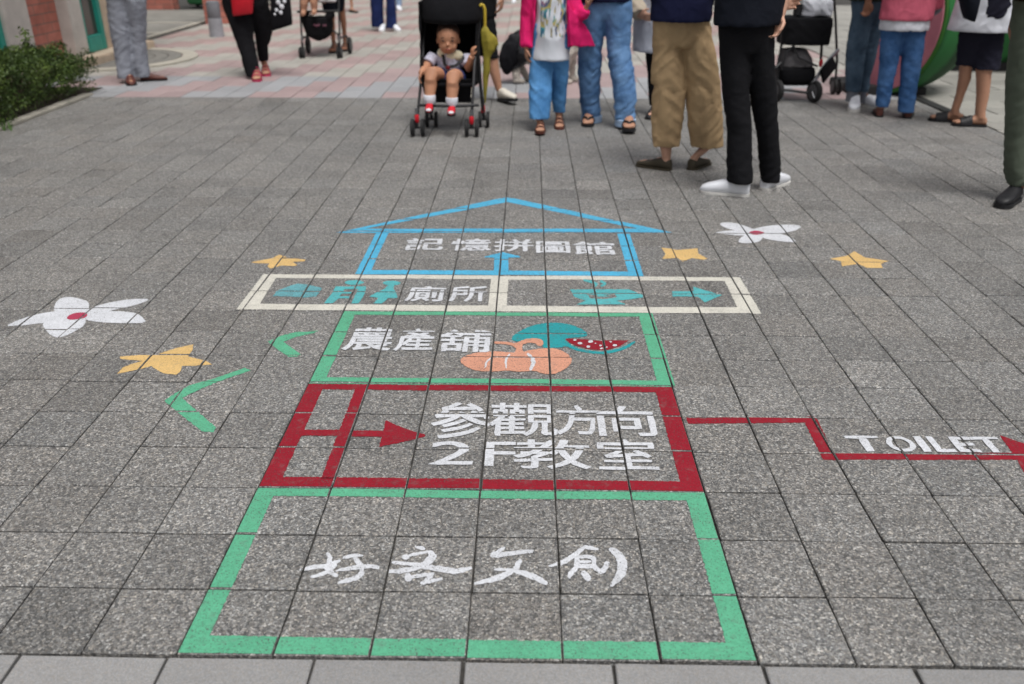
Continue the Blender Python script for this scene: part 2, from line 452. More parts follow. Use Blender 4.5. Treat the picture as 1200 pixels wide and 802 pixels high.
class Paint:
    def __init__(s): s.v = []; s.f = []; s.k = 0
    def loops(s, loops, amp=.0016, lift=None):
        ls = [rough_loop(l, amp=amp, seed=s.k * 3.1) for l in loops]
        lay(s.v, s.f, tri_loops(ls), (lift if lift is not None else .0012 + .00012 * s.k)); s.k += 1; return s
    def px(s, pts, o=(0, 0), sc=1, smooth=0, amp=.0016):
        """outline measured on the photograph, put on the ground plane"""
        w_ = [gnd(o[0] + x / sc, o[1] + y / sc).to_2d() for x, y in pts]
        if smooth: w_ = smooth_loop(w_, smooth)
        return s.loops([w_], amp)
    def rect(s, x0, x1, y0, y1): return s.loops([[(x0, y0), (x1, y0), (x1, y1), (x0, y1)]])
    def frame(s, x0, x1, y0, y1, l, r, b, t):
        return s.loops([[(x0, y0), (x1, y0), (x1, y1), (x0, y1)], [(x0 + l, y0 + b), (x0 + l, y1 - t), (x1 - r, y1 - t), (x1 - r, y0 + b)]])
    def stroke(s, pts, wd, o=(0, 0), sc=1):
        P = [Vector(p) for p in pts]; n = len(P)
        if not isinstance(wd, (list, tuple)): wd = [wd * .75] + [wd] * (n - 2) + [wd * .6] if n > 2 else [wd, wd * .7]
        L = []; Rr = []
        for k in range(n):
            d = (P[min(k + 1, n - 1)] - P[max(k - 1, 0)]).normalized(); nn = Vector((-d.y, d.x))
            L.append(P[k] + nn * wd[k] * .72); Rr.append(P[k] - nn * wd[k] * .72)
        d0 = (P[0] - P[1]).normalized() * wd[0] * .4; d1 = (P[-1] - P[-2]).normalized() * wd[-1] * .4
        loop = L + [P[-1] + d1] + Rr[::-1] + [P[0] + d0]
        return s.px([tuple(p) for p in loop], o, sc, 1)
    def ell(s, c, rx, ry, o=(0, 0), sc=1, n=18):
        return s.px([(c[0] + rx * math.cos(2 * math.pi * k / n), c[1] + ry * math.sin(2 * math.pi * k / n)) for k in range(n)], o, sc)
    def obj(s, name, m, parent=None, loc=None):
        me = bpy.data.meshes.new(name); me.from_pydata(s.v, [], s.f)
        return part(name, me, m, parent, loc, sharp=0)
_gl = {}
def glyph(ch, weight):
    if (ch, weight) in _gl: return _gl[(ch, weight)]
    c = bpy.data.curves.new('glyph', 'FONT'); c.body = ch; c.fill_mode = 'FRONT'; c.resolution_u = 4
    o = bpy.data.objects.new('glyph', c); COL.objects.link(o)
    dg = bpy.context.evaluated_depsgraph_get(); dg.update()
    me = bpy.data.meshes.new_from_object(o.evaluated_get(dg))
    bm = bmesh.new(); bm.from_mesh(me); bmesh.ops.triangulate(bm, faces=bm.faces)
    for _ in range(2):
        es = [e for e in bm.edges if e.calc_length() > .12]
        if es: bmesh.ops.subdivide_edges(bm, edges=es, cuts=1); bmesh.ops.triangulate(bm, faces=bm.faces)
    mv = {}
    bmesh.ops.remove_doubles(bm, verts=bm.verts, dist=1e-5)
    for e in bm.edges:
        if len(e.link_faces) == 1:
            fc = e.link_faces[0].calc_center_median(); a, b = e.verts[0].co, e.verts[1].co; d = (b - a)
            if d.length < 1e-6: continue
            nn = Vector((-d.y, d.x, 0)).normalized()
            if nn.dot(fc - a) > 0: nn = -nn
            for v in e.verts: mv.setdefault(v, []).append(nn)
    for v, l in mv.items():
        q = sum(l, Vector()); 
        if q.length > .3: v.co += q.normalized() * weight
    xs = [v.co.x for v in bm.verts]; ys = [v.co.y for v in bm.verts]
    bx = (min(xs), max(xs), min(ys), max(ys))
    tr = [[((v.co.x - bx[0]) / (bx[1] - bx[0]), (v.co.y - bx[2]) / (bx[3] - bx[2])) for v in f.verts] for f in bm.faces]
    bm.free(); bpy.data.objects.remove(o); _gl[(ch, weight)] = tr; return tr
def letter(ch, xl, xr, yt, yb, m, parent, weight=.018, amp=.0018, lift=.0030, slant=0):
    """one painted character; xl, xr measured on its middle row, yt, yb its top and bottom row in the photograph"""
    ym = (yt + yb) / 2
    a, b = gnd(xl, ym).x, gnd(xr, ym).x; y1, y0 = gnd(600, yt).y, gnd(600, yb).y
    tr = []
    for t in glyph(ch, weight):
        q = []
        for u, v in t:
            x = a + (b - a) * u + slant * (v - .5) * (y1 - y0); y = y0 + (y1 - y0) * v; s = Vector((x * 70, y * 70, 1.7))
            q.append((x + amp * noise.noise(s) * 1.5, y + amp * noise.noise(s + Vector((9, 30, 4))) * 1.5))
        tr.append(q)
    v = []; f = []; lay(v, f, tr, lift)
    me = bpy.data.meshes.new('character'); me.from_pydata(v, [], f)
    return part('character', me, m, parent, sharp=0)

P_GREEN = paint('green_paint', (90, 166, 132)); P_RED = paint('red_paint', (138, 24, 40)); P_BLUE = paint('blue_paint', (80, 168, 204))
P_WHITE = paint('white_paint', (202, 204, 209), .62); P_CREAM = paint('cream_paint', (200, 197, 187), .63); P_YEL = paint('yellow_paint', (208, 174, 116), .63)
P_TURQ = paint('turquoise_paint', (86, 168, 172)); P_SEA = paint('dull_turquoise_paint', (100, 160, 168), .56); P_TEAL = paint('teal_paint', (42, 146, 152)); P_SALM = paint('salmon_paint', (202, 146, 122)); P_PINK = paint('rose_paint', (172, 62, 88))
PB = 'painted sign'
# nearest panel: green border, four brushed characters
t = thing('painted_sign', (-.12, 1.6, 0), 'nearest painted panel, a green border around four brushed white characters', PB)
Paint().frame(-.720, .480, 1.307, 1.8945, .053, .056, .050, .038).obj('border', P_GREEN, t)
oa, ob, S = (340, 630), (540, 630), 5.4545
c = Paint(); c.stroke([(238, 100), (262, 140), (232, 190), (252, 225), (302, 246)], [14, 24, 22, 26, 14], oa, S); c.stroke([(65, 207), (150, 190), (240, 184), (322, 148)], [14, 18, 20, 12], oa, S); c.stroke([(135, 254), (200, 238), (252, 214), (296, 176)], [12, 18, 18, 12], oa, S)
c.stroke([(338, 132), (400, 118), (462, 118)], 17, oa, S); c.stroke([(410, 114), (430, 160), (462, 192), (456, 240), (400, 270), (308, 292)], [22, 22, 26, 26, 24, 14], oa, S); c.stroke([(298, 216), (400, 196), (500, 184), (566, 196)], [12, 18, 20, 16], oa, S)
c.obj('character', P_WHITE, t)
c = Paint(); c.stroke([(800, 60), (858, 72)], [10, 18], oa, S); c.ell((740, 126), 24, 17, oa, S); c.stroke([(762, 116), (880, 92)], [14, 14], oa, S); c.stroke([(890, 92), (918, 122), (880, 160), (836, 186)], [24, 40, 36, 20], oa, S)
c.stroke([(652, 160), (760, 172), (900, 195), (1062, 222)], [12, 18, 24, 30], oa, S); c.stroke([(1050, 222), (1160, 200)], [26, 14], oa, S); c.stroke([(630, 222), (740, 215), (862, 188)], [18, 24, 14], oa, S)
c.stroke([(745, 240), (762, 276)], [30, 34], oa, S); c.stroke([(752, 264), (830, 248), (916, 235)], 18, oa, S); c.stroke([(912, 236), (850, 302)], [18, 22], oa, S); c.stroke([(840, 297), (970, 270)], [18, 12], oa, S)
c.obj('character', P_WHITE, t)
c = Paint(); c.stroke([(198, 116), (278, 66)], [22, 16], ob, S); c.stroke([(198, 120), (330, 102), (460, 90)], [22, 20, 14], ob, S); c.stroke([(384, 148), (348, 204)], [20, 28], ob, S); c.stroke([(215, 206), (335, 212)], [10, 16], ob, S)
c.stroke([(350, 206), (250, 260), (88, 300)], [22, 28, 14], ob, S); c.stroke([(340, 214), (440, 245), (545, 297)], [20, 28, 24], ob, S)
c.obj('character', P_WHITE, t)
c = Paint(); c.stroke([(565, 187), (650, 165), (730, 115), (792, 62)], [10, 22, 22, 16], ob, S); c.stroke([(788, 62), (878, 78)], [18, 16], ob, S); c.stroke([(740, 122), (742, 196)], [24, 26], ob, S); c.stroke([(740, 128), (830, 124), (862, 142)], 18, ob, S); c.stroke([(750, 160), (832, 158)], [12, 12], ob, S)
c.stroke([(742, 188), (862, 188)], [20, 20], ob, S); c.stroke([(850, 130), (852, 190)], [18, 20], ob, S); c.stroke([(744, 190), (688, 258)], [22, 26], ob, S); c.stroke([(782, 228), (818, 272)], [26, 34], ob, S); c.stroke([(850, 190), (905, 234), (938, 162)], [20, 30, 22], ob, S)
c.stroke([(955, 76), (1010, 112), (1038, 180), (1020, 250), (962, 314)], [20, 38, 50, 40, 16], ob, S)
c.obj('character', P_WHITE, t)
# red panel with a window, an arrow and two lines
t = thing('painted_sign', (-.12, 2.18, 0), 'red painted panel with a red window, a red arrow and two lines of white characters', PB)
Paint().frame(-.720, .482, 1.8975, 2.476, .056, .062, .046, .036).obj('border', P_RED, t)
xb = gnd(403, 510).x; ym = gnd(400, 508.3).y; xa = gnd(446, 508).x
c = Paint(); c.rect(xb - .018, xb + .018, 1.935, 2.44); c.obj('window_bar', P_RED, t)
c = Paint(); c.k = 3; c.rect(-.670, xa + .01, ym - .017, ym + .017); c.px([(810, 262), (900, 305), (1045, 352), (1040, 362), (900, 395), (770, 422), (792, 350)], (290, 440), 5)
c.obj('arrow', P_RED, t)
for ch, xl, xr, yt, yb in (('參', 505, 576, 473, 516), ('觀', 573, 653, 473, 512), ('方', 651, 703, 475, 510), ('向', 700, 767, 476, 511), ('2', 504, 555, 519, 546.5), ('F', 569, 604, 519, 547.5), ('教', 601, 692, 516, 550), ('室', 700, 769, 515, 550)):
    letter(ch, xl, xr, yt, yb, P_WHITE, t, .014 if ord(ch) > 200 else .004)
# toilet line
t = thing('painted_arrow', gnd(1000, 520), 'red painted arrow line running right from the red panel under white TOILET letters', 'painted arrow')
c = Paint()
c.px([(804, 490.3), (954, 488.4), (958, 492), (977, 531.5), (1186, 531.5), (1171, 510.6), (1262, 541), (1212, 578), (1192, 539.5), (965, 539.5), (943, 495.4), (806, 497.2)])
c.obj('arrow', P_RED, t)
x = 990
for ch, xl, xr in (('T', 992, 1031), ('O', 1036, 1068), ('I', 1072, 1082), ('L', 1087, 1110), ('E', 1113, 1138), ('T', 1138, 1171)):
    letter(ch, xl, xr, 507.8, 525.8, P_WHITE, t, .030 if ch != 'O' else .022)
# farm shop panel
t = thing('painted_sign', (-.12, 2.78, 0), 'green bordered painted panel with three white characters, a salmon pumpkin and a teal watermelon', PB)
Paint().frame(-.720, .490, 2.480, 3.077, .051, .056, .042, .036).obj('border', P_GREEN, t)
for ch, xl, xr, yt, yb in (('農', 405, 461, 386, 413), ('產', 464, 509, 387, 413), ('舖', 515, 575, 388, 414)): letter(ch, xl, xr, yt, yb, P_WHITE, t, .02)
O = (520, 370)
c = Paint(); c.k = 1; c.px([(388, 137), (440, 92), (520, 58), (620, 42), (720, 47), (800, 73), (848, 106), (832, 128), (700, 136), (735, 166), (780, 192), (870, 210), (960, 212), (1050, 188), (1118, 150), (1128, 156), (1060, 206), (960, 228), (860, 224), (770, 206), (715, 178), (690, 190), (600, 192), (575, 186), (590, 152), (530, 132), (430, 160)], O, 5, 1)
wm = c.obj('watermelon', P_TEAL, t)
c = Paint(); c.k = 4; c.px([(715, 136), (830, 142), (900, 150), (1082, 148), (1040, 180), (960, 205), (860, 200), (780, 180), (735, 160)], O, 5); c.obj('slice', P_RED, wm)
for sx, sy, q in ((768, 146, 10), (798, 165, 14), (860, 155, 16), (848, 185, 12), (918, 178, 8), (925, 195, 10), (978, 158, 9), (1002, 178, 13), (955, 190, 6), (890, 165, 6)):
    c = Paint(); c.k = 8; c.ell((sx, sy), q, q * .5, O, 5, 9); c.obj('seed', P_WHITE, wm)
c = Paint(); c.k = 6; c.px([(90, 265), (130, 235), (200, 215), (300, 212), (380, 218), (420, 222), (425, 190), (380, 172), (285, 168), (285, 154), (380, 156), (420, 168), (470, 142), (530, 132), (580, 142), (584, 172), (560, 184), (530, 160), (470, 164), (458, 190), (462, 216), (500, 205), (580, 192), (660, 195), (720, 220), (755, 260), (740, 295), (700, 325), (640, 350), (580, 345), (530, 325), (450, 335), (380, 325), (280, 332), (200, 330), (130, 305)], O, 5, 1)
pk = c.obj('pumpkin', P_SALM, t)
for pts, wd in (([(275, 255), (248, 280), (243, 310)], 8), ([(385, 230), (362, 262), (366, 312)], 10), ([(492, 225), (532, 268), (508, 322)], [10, 18, 13])):
    c = Paint(); c.k = 10; c.stroke(pts, wd, O, 5); c.obj('highlight', P_WHITE, pk)
# toilet and cafe panel
t = thing('painted_sign', (-.11, 3.28, 0), 'long cream bordered painted panel with turquoise toilet figures, two white characters and a turquoise cup', PB)
c = Paint(); x0, x1, y0, y1 = -1.146, .916, 3.082, 3.469; xd0, xd1 = gnd(573.8, 343).x, gnd(594.8, 343).x
c.loops([[(x0, y0), (x1, y0), (x1, y1), (x0, y1)], [(x0 + .078, y0 + .058), (x0 + .066, y1 - .045), (xd0, y1 - .045), (xd0, y0 + .058)], [(xd1, y0 + .058), (xd1, y1 - .045), (x1 - .074, y1 - .045), (x1 - .082, y0 + .058)]])
c.obj('border', P_CREAM, t)
O = (260, 300)
c = Paint(); c.px([(300, 238), (322, 206), (390, 180), (440, 164), (510, 170), (588, 190), (570, 215), (552, 238), (480, 244), (380, 240)], O, 5); c.obj('arrow', P_SEA, t)
c = Paint(); c.ell((775, 157), 56, 14, O, 5); c.px([(668, 180), (846, 180), (842, 210), (824, 248), (800, 280), (758, 280), (790, 212), (800, 196), (720, 196), (712, 210), (770, 210), (762, 222), (705, 222), (690, 238), (756, 238), (748, 250), (686, 250), (648, 278), (598, 278), (640, 226)], O, 5); c.obj('figure', P_TURQ, t)
c = Paint(); c.ell((995, 160), 52, 14, O, 5); c.px([(976, 172), (1010, 172), (1006, 192), (1024, 222), (1028, 248), (972, 250), (938, 281), (888, 281), (918, 248), (862, 241), (902, 218), (950, 196)], O, 5); c.obj('figure', P_TURQ, t)
for ch, xl, xr, yt, yb in (('廁', 476, 521.5, 337, 354.5), ('所', 527, 571, 336.5, 354.5)): letter(ch, xl, xr, yt, yb, P_WHITE, t, .02)
O = (580, 220)
c = Paint(); c.loops([[gnd(580 + x / 5, 220 + y / 5).to_2d() for x, y in l] for l in ([(440, 598), (785, 598), (868, 632), (866, 646), (782, 658), (716, 664), (768, 686), (476, 686), (534, 664), (466, 642)], [(536, 624), (620, 634), (700, 624), (716, 644), (640, 656), (560, 650)])]); c.px([(600, 628), (680, 640), (600, 642)], O, 5); c.stroke([(520, 545), (575, 556), (600, 572), (580, 586)], 12, O, 5); c.stroke([(620, 550), (650, 566), (622, 580)], 16, O, 5); c.obj('cup', P_TURQ, t)
c = Paint(); c.px([(787, 341.5), (813, 341.5), (812, 336), (846, 346.5), (826, 355), (818, 348), (788, 348)]); c.obj('arrow', P_TURQ, t)
# blue house
t = thing('painted_house', (-.11, 3.9, 0), 'sky blue painted house outline with a gabled roof, five white characters and an up arrow', 'painted house')
xl0, xr0 = gnd(425, 295).x - .0, gnd(745, 295).x
c = Paint(); ya, yb_ = 4.055, 4.105
c.loops([[gnd(394, 273.2).to_2d(), gnd(788, 273).to_2d(), gnd(594, 231.2).to_2d()], [gnd(428, 268.6).to_2d(), gnd(594, 237.2).to_2d(), gnd(748, 268.4).to_2d()]])
c.obj('roof', P_BLUE, t)
c = Paint(); y_b, y_t = 3.475, 4.047; yi = gnd(600, 317.6).y
XL0, XL1, XR0, XR1 = gnd(417, 320).x, gnd(433.5, 320).x, gnd(737.5, 320).x, gnd(753, 320).x
c.loops([[(XL0, y_b), (XR1, y_b), (XR1, y_t), (XR1 - .062, y_t), (XR1 - .062, yi), (XL1, yi), (XL1, y_t), (XL0, y_t)]]); c.obj('wall', P_BLUE, t)
c = Paint(); c.k = 3; c.px([(940, 406), (1040, 380), (1146, 404), (1146, 412), (1078, 412), (1080, 490), (994, 490), (996, 412), (942, 412)], (380, 220), 5); c.obj('arrow', P_BLUE, t)
for ch, xl, xr, yt, yb in (('記', 475, 520, 280.5, 294.8), ('憶', 528, 576, 281, 295), ('拼', 579, 625, 281, 295.5), ('圖', 628, 668, 283.5, 297), ('館', 671, 721, 283.5, 298.5)): letter(ch, xl, xr, yt, yb, P_WHITE, t, .024)
# leaves, flowers, chevrons
def flat_shape(name, pts, o, sc, m, label, cat, group, smooth=0):
    w_ = [gnd(o[0] + x / sc, o[1] + y / sc) for x, y in pts]; loc = sum(w_, Vector()) / len(w_)
    c = Paint(); c.px(pts, o, sc, smooth); return tag(c.obj(name, m, loc=loc), label, cat, group)
LG = 'yellow leaves painted on the pavers'
flat_shape('painted_leaf', [(525, 332), (600, 325), (700, 318), (770, 295), (850, 278), (845, 305), (825, 330), (900, 348), (935, 365), (850, 372), (800, 372), (795, 395), (775, 412), (720, 405), (690, 390), (665, 372), (600, 390), (515, 408), (540, 380), (590, 360), (630, 350), (530, 342)], (0, 330), 3.75, P_YEL, 'largest yellow painted leaf, beside the bigger green chevron at left', 'painted leaf', LG)
flat_shape('painted_leaf', [(160, 185), (320, 155), (385, 123), (440, 148), (590, 165), (580, 178), (490, 182), (525, 210), (500, 215), (400, 210), (310, 235), (290, 215), (305, 195), (180, 190)], (270, 280), 6.68, P_YEL, 'yellow painted leaf just above the top left corner of the cream border', 'painted leaf', LG)
flat_shape('painted_leaf', [(55, 190), (130, 200), (215, 192), (218, 215), (260, 238), (240, 243), (190, 235), (150, 252), (128, 235), (60, 240), (75, 218)], (760, 240), 3.75, P_YEL, 'yellow painted leaf just right of the blue house wall', 'painted leaf', LG)
flat_shape('painted_leaf', [(797, 238), (870, 225), (905, 206), (950, 232), (1055, 248), (1020, 262), (1030, 280), (960, 280), (920, 262), (850, 272), (845, 248)], (760, 240), 3.75, P_YEL, 'yellow painted leaf farthest right, beyond the smaller white flower', 'painted leaf', LG)
def flower(petals, centre, o, sc, label):
    t = thing('painted_flower', gnd(o[0] + centre[0][0] / sc, o[1] + centre[0][1] / sc), label, 'painted flower', 'white flowers painted on the pavers')
    for k, p in enumerate(petals):
        c = Paint(); c.k = k; c.px(p, o, sc, 1, .001); c.obj('petal', P_WHITE, t)
    c = Paint(); c.k = 9; c.px(centre, o, sc, 1, .0008); c.obj('flower_centre', P_PINK, t)
flower([[(235, 118), (250, 82), (290, 66), (345, 74), (394, 90), (388, 132), (345, 160), (300, 160), (240, 134)], [(15, 200), (100, 163), (180, 140), (255, 130), (320, 134), (330, 160), (240, 182), (190, 182), (90, 194)], [(180, 178), (250, 160), (310, 152), (378, 150), (376, 190), (330, 222), (272, 248), (242, 246), (208, 226)], [(360, 128), (440, 105), (500, 90), (580, 78), (670, 78), (600, 104), (520, 122), (440, 140), (360, 160)], [(350, 140), (400, 133), (500, 131), (595, 138), (622, 155), (648, 184), (560, 185), (450, 182), (370, 170)]],
       [(290, 162), (310, 146), (345, 137), (384, 139), (382, 160), (340, 168), (304, 170)], (0, 330), 3.75, 'large white painted flower with pink centre at the left')
flower([[(308, 80), (375, 79), (432, 97), (470, 112), (460, 126), (400, 119), (328, 101)], [(280, 126), (350, 113), (420, 116), (470, 120), (462, 132), (400, 137), (340, 130)], [(398, 150), (430, 130), (470, 122), (512, 130), (492, 162), (460, 169), (396, 170)], [(445, 112), (520, 93), (600, 88), (682, 94), (632, 123), (510, 130), (460, 126)], [(475, 122), (560, 122), (622, 143), (655, 167), (590, 166), (496, 148)]],
       [(438, 122), (475, 114), (514, 125), (490, 133), (455, 133)], (760, 240), 3.75, 'smaller white painted flower with red centre near the white shoes')
CG = 'green chevrons painted on the pavers'
flat_shape('painted_chevron', [(192.5, 470), (205, 461), (222, 452.5), (256, 442), (287, 431.5), (294, 434.5), (265, 444), (235, 456.5), (213.5, 467), (230, 481.5), (253, 501.5), (250, 507.5), (237, 506.5), (214, 488)], (0, 0), 1, P_GREEN, 'bigger green painted chevron left of the red panel', 'painted chevron', CG)
flat_shape('painted_chevron', [(268, 506), (350, 470), (450, 446), (566, 438), (540, 456), (440, 477), (360, 505), (464, 580), (440, 593), (390, 593)], (260, 300), 5, P_GREEN, 'smaller green painted chevron left of the farm shop panel', 'painted chevron', CG)
# ------------------------------------------------------------------ building, walls, shrub, bollard, bin
m_brick, t_, b_ = new_mat('red_brick')
br = N(t_, 'ShaderNodeTexBrick', Scale=1.0); br.inputs['Color1'].default_value = (*lin(186, 118, 104), 1); br.inputs['Color2'].default_value = (*lin(166, 98, 84), 1); br.inputs['Mortar'].default_value = (*lin(124, 100, 92), 1)
br.inputs['Brick Width'].default_value = .30; br.inputs['Row Height'].default_value = .095; br.inputs['Mortar Size'].default_value = .006; br.inputs['Bias'].default_value = 0
xy = N(t_, 'ShaderNodeSeparateXYZ'); t_.links.new(coords(t_), xy.inputs[0]); cb = N(t_, 'ShaderNodeCombineXYZ')
sm = N(t_, 'ShaderNodeMath', operation='ADD'); t_.links.new(xy.outputs[0], sm.inputs[0]); t_.links.new(xy.outputs[1], sm.inputs[1])
t_.links.new(sm.outputs[0], cb.inputs[0]); t_.links.new(xy.outputs[2], cb.inputs[1]); t_.links.new(cb.outputs[0], br.inputs['Vector'])
nz = N(t_, 'ShaderNodeTexNoise', Scale=6.0, Detail=5.0); t_.links.new(coords(t_), nz.inputs['Vector'])
cc = mixc(t_, 1, br.outputs['Color'], ramp(t_, nz.outputs[0], [(.3, .72), (.7, 1.15)]), 'MULTIPLY')
t_.links.new(cc, b_.inputs['Base Color']); b_.inputs['Roughness'].default_value = .9; bump(t_, b_, br.outputs['Fac'], -.6, .008)
m_plaster = mat('grey_render', lin(190, 184, 178), rough=.9, var=.14, scale=5, bmp=.4, bscale=180)
m_cream = mat('cream_stone', lin(190, 172, 152), rough=.85, var=.14, scale=6, bmp=.3, bscale=140)
m_teal = mat('teal_gloss_paint', lin(44, 142, 128), rough=.45, var=.1, scale=8, bmp=.1)
m_glass, t_, b_ = new_mat('window_glass'); b_.inputs['Base Color'].default_value = (.055, .05, .045, 1); b_.inputs['Roughness'].default_value = .12; b_.inputs['Specular IOR Level'].default_value = .6
m_roof = mat('roof_tiles', lin(96, 70, 60), rough=.9, var=.2, scale=12)
FX = -4.9
bd = thing('brick_building', (FX - .6, 8.6, 0), 'red brick building with grey pilasters and teal framed doors behind the hedge', 'building')
g = G(); g.box((FX - 3.2, 3.0, -.014), (FX - .10, 11.2, 3.4)); part('wall', g.mesh(), m_brick, bd)
for y0, y1, mt, pr in ((2.9, 5.4, m_plaster, .03), (8.38, 8.82, m_plaster, .03), (9.60, 9.88, m_plaster, .03), (10.40, 11.25, m_cream, .0)):
    g = G(); g.box((FX - .12, y0, .0), (FX + pr, y1, 3.35), .008); part('pilaster', g.mesh(), mt, bd)
for y0, y1 in ((7.9, 8.375), (9.885, 10.395)):
    g = G(); z0, z1 = .105, 2.3
    for lo, hi in (((y0, z0), (y0 + .085, z1)), ((y1 - .085, z0), (y1, z1)), ((y0 + .085, z0), (y1 - .085, z0 + .17)), ((y0 + .085, z1 - .1), (y1 - .085, z1)), ((y0 + .085, 1.15), (y1 - .085, 1.25))):
        g.box((FX - .085, lo[0], lo[1]), (FX + .0, hi[0], hi[1]), .006)
    d = part('door', g.mesh(), m_teal, bd)
    g = G(); g.box((FX - .07, y0 + .08, z0 + .165), (FX - .045, y1 - .08, z1 - .095)); part('glass', g.mesh(), m_glass, d)
    g = G(); g.ball((FX + .03, y1 - .05, 1.08), .025); g.tube([(FX - .01, y1 - .05, 1.08), (FX + .03, y1 - .05, 1.08)], .01); part('handle', g.mesh(), m_edge, d)
g = G(); g.box((FX - .14, 9.45, -.012), (FX + .2, 11.25, .10), .012); part('doorstep', g.mesh(), m_cream, bd)
g = G(); g.box((FX - .14, 7.8, -.012), (FX + .12, 8.5, .10), .012); part('doorstep', g.mesh(), m_cream, bd)
g = G(); g.add([(FX + .35, 2.7, 3.35), (FX + .35, 11.5, 3.35), (FX - 1.6, 11.5, 4.3), (FX - 1.6, 2.7, 4.3), (FX - 3.5, 2.7, 3.35), (FX - 3.5, 11.5, 3.35)], [(0, 1, 2, 3), (3, 2, 5, 4), (0, 3, 4), (1, 5, 2), (0, 4, 5, 1)]); part('roof', g.mesh(), m_roof, bd)
# far low brick wall, brick pier, bin, bollard
g = G(); g.box((-9.5, 16.95, -.014), (-6.62, 17.25, 1.25)); g2 = G(); g2.box((-9.55, 16.9, 1.25), (-6.57, 17.3, 1.33), .015)
t = thing('brick_wall', (-8, 17.1, 0), 'low brown brick wall across the far end of the grey path', 'wall'); part('wall_body', g.mesh(), m_brick, t); part('coping', g2.mesh(), m_cream, t)
a, b = gnd(241, 28), gnd(269, 28)
g = G(); g.box((a.x, a.y, -.014), (b.x + .1, a.y + .38, 1.5)); g2 = G(); g2.box((a.x - .04, a.y - .04, 1.5), (b.x + .14, a.y + .42, 1.6), .015)
t = thing('brick_pier', (a.x + .2, a.y + .2, 0), 'dark red brick pier standing behind the grey bollard', 'pier'); part('shaft', g.mesh(), m_brick, t); part('coping', g2.mesh(), m_cream, t)
m_bin = mat('green_plastic', lin(30, 82, 48), rough=.5, var=.1, bmp=.1)
c = gnd(236, 10); g = G(); g.box((c.x - .26, c.y, .06), (c.x + .26, c.y + .5, .95), .03)
t = thing('rubbish_bin', (c.x, c.y + .25, 0), 'dark green wheeled bin beside the far brick wall', 'bin'); part('bin_body', g.mesh(), m_bin, t)
g = G(); g.box((c.x - .29, c.y - .03, .95), (c.x + .29, c.y + .53, 1.02), .02); part('lid', g.mesh(), m_bin, t)
m_dark = mat('black_rubber', (.018, .018, .019), rough=.7, var=.2, bmp=.1)
for s in (-.2, .2): g = G(); g.tube([(c.x + s - .03, c.y + .4, .075), (c.x + s + .03, c.y + .4, .075)], .075, 16); part('wheel', g.mesh(), m_dark, t)
c = gnd(252, 44); ztop = at(247, 1.5, c.y + .05).z
m_bol = mat('bollard_concrete', lin(154, 156, 162), rough=.85, var=.16, scale=9, bmp=.3, bscale=150); m_bol2 = mat('bollard_cap_concrete', lin(122, 124, 130), rough=.85, var=.16, scale=9, bmp=.3, bscale=150)
t = thing('bollard', (c.x, c.y + .09, 0), 'short round grey concrete bollard with a darker upper half', 'bollard')
zs = at(250, 22, c.y + .05).z
g = G(); g.tube([(c.x, c.y + .09, z) for z in (-.01, zs - .004, zs)], [.098, .094, .09], 28); part('shaft', g.mesh(), m_bol, t)
g = G(); g.tube([(c.x, c.y + .09, z) for z in (zs, zs + .004, ztop - .03, ztop - .008, ztop)], [.088, .09, .089, .083, .06], 28); part('cap', g.mesh(), m_bol2, t)
# hedge
m_leaf, t_, b_ = new_mat('boxwood_leaf'); oi = N(t_, 'ShaderNodeAttribute', attribute_name='tone'); nl = N(t_, 'ShaderNodeTexNoise', Scale=5.0, Detail=3.0); t_.links.new(coords(t_), nl.inputs['Vector'])
lc = ramp(t_, oi.outputs['Fac'], [(0, (.030, .052, .014)), (.5, (.055, .095, .020)), (1, (.105, .155, .032))])
lc = mixc(t_, 1, lc, ramp(t_, nl.outputs[0], [(.3, .75), (.7, 1.2)]), 'MULTIPLY'); t_.links.new(lc, b_.inputs['Base Color']); b_.inputs['Roughness'].default_value = .5; b_.inputs['Specular IOR Level'].default_value = .3
m_twig = mat('twig_bark', (.07, .05, .035), rough=.9, var=.3)
hd = thing('hedge_shrub', (-4.45, 6.9, 0), 'low dark green clipped hedge with bare twiggy base against the brick building', 'hedge')
def hedge_h(y): return .43 + .03 * math.sin(y * 3.1) + .03 * noise.noise(Vector((y * 2, 3, 1)))
lv = []; lf = []; tones = []
rh = random.Random(3)
HY0, HY1, HX0, HX1 = 4.2, 8.22, -4.80, -3.93
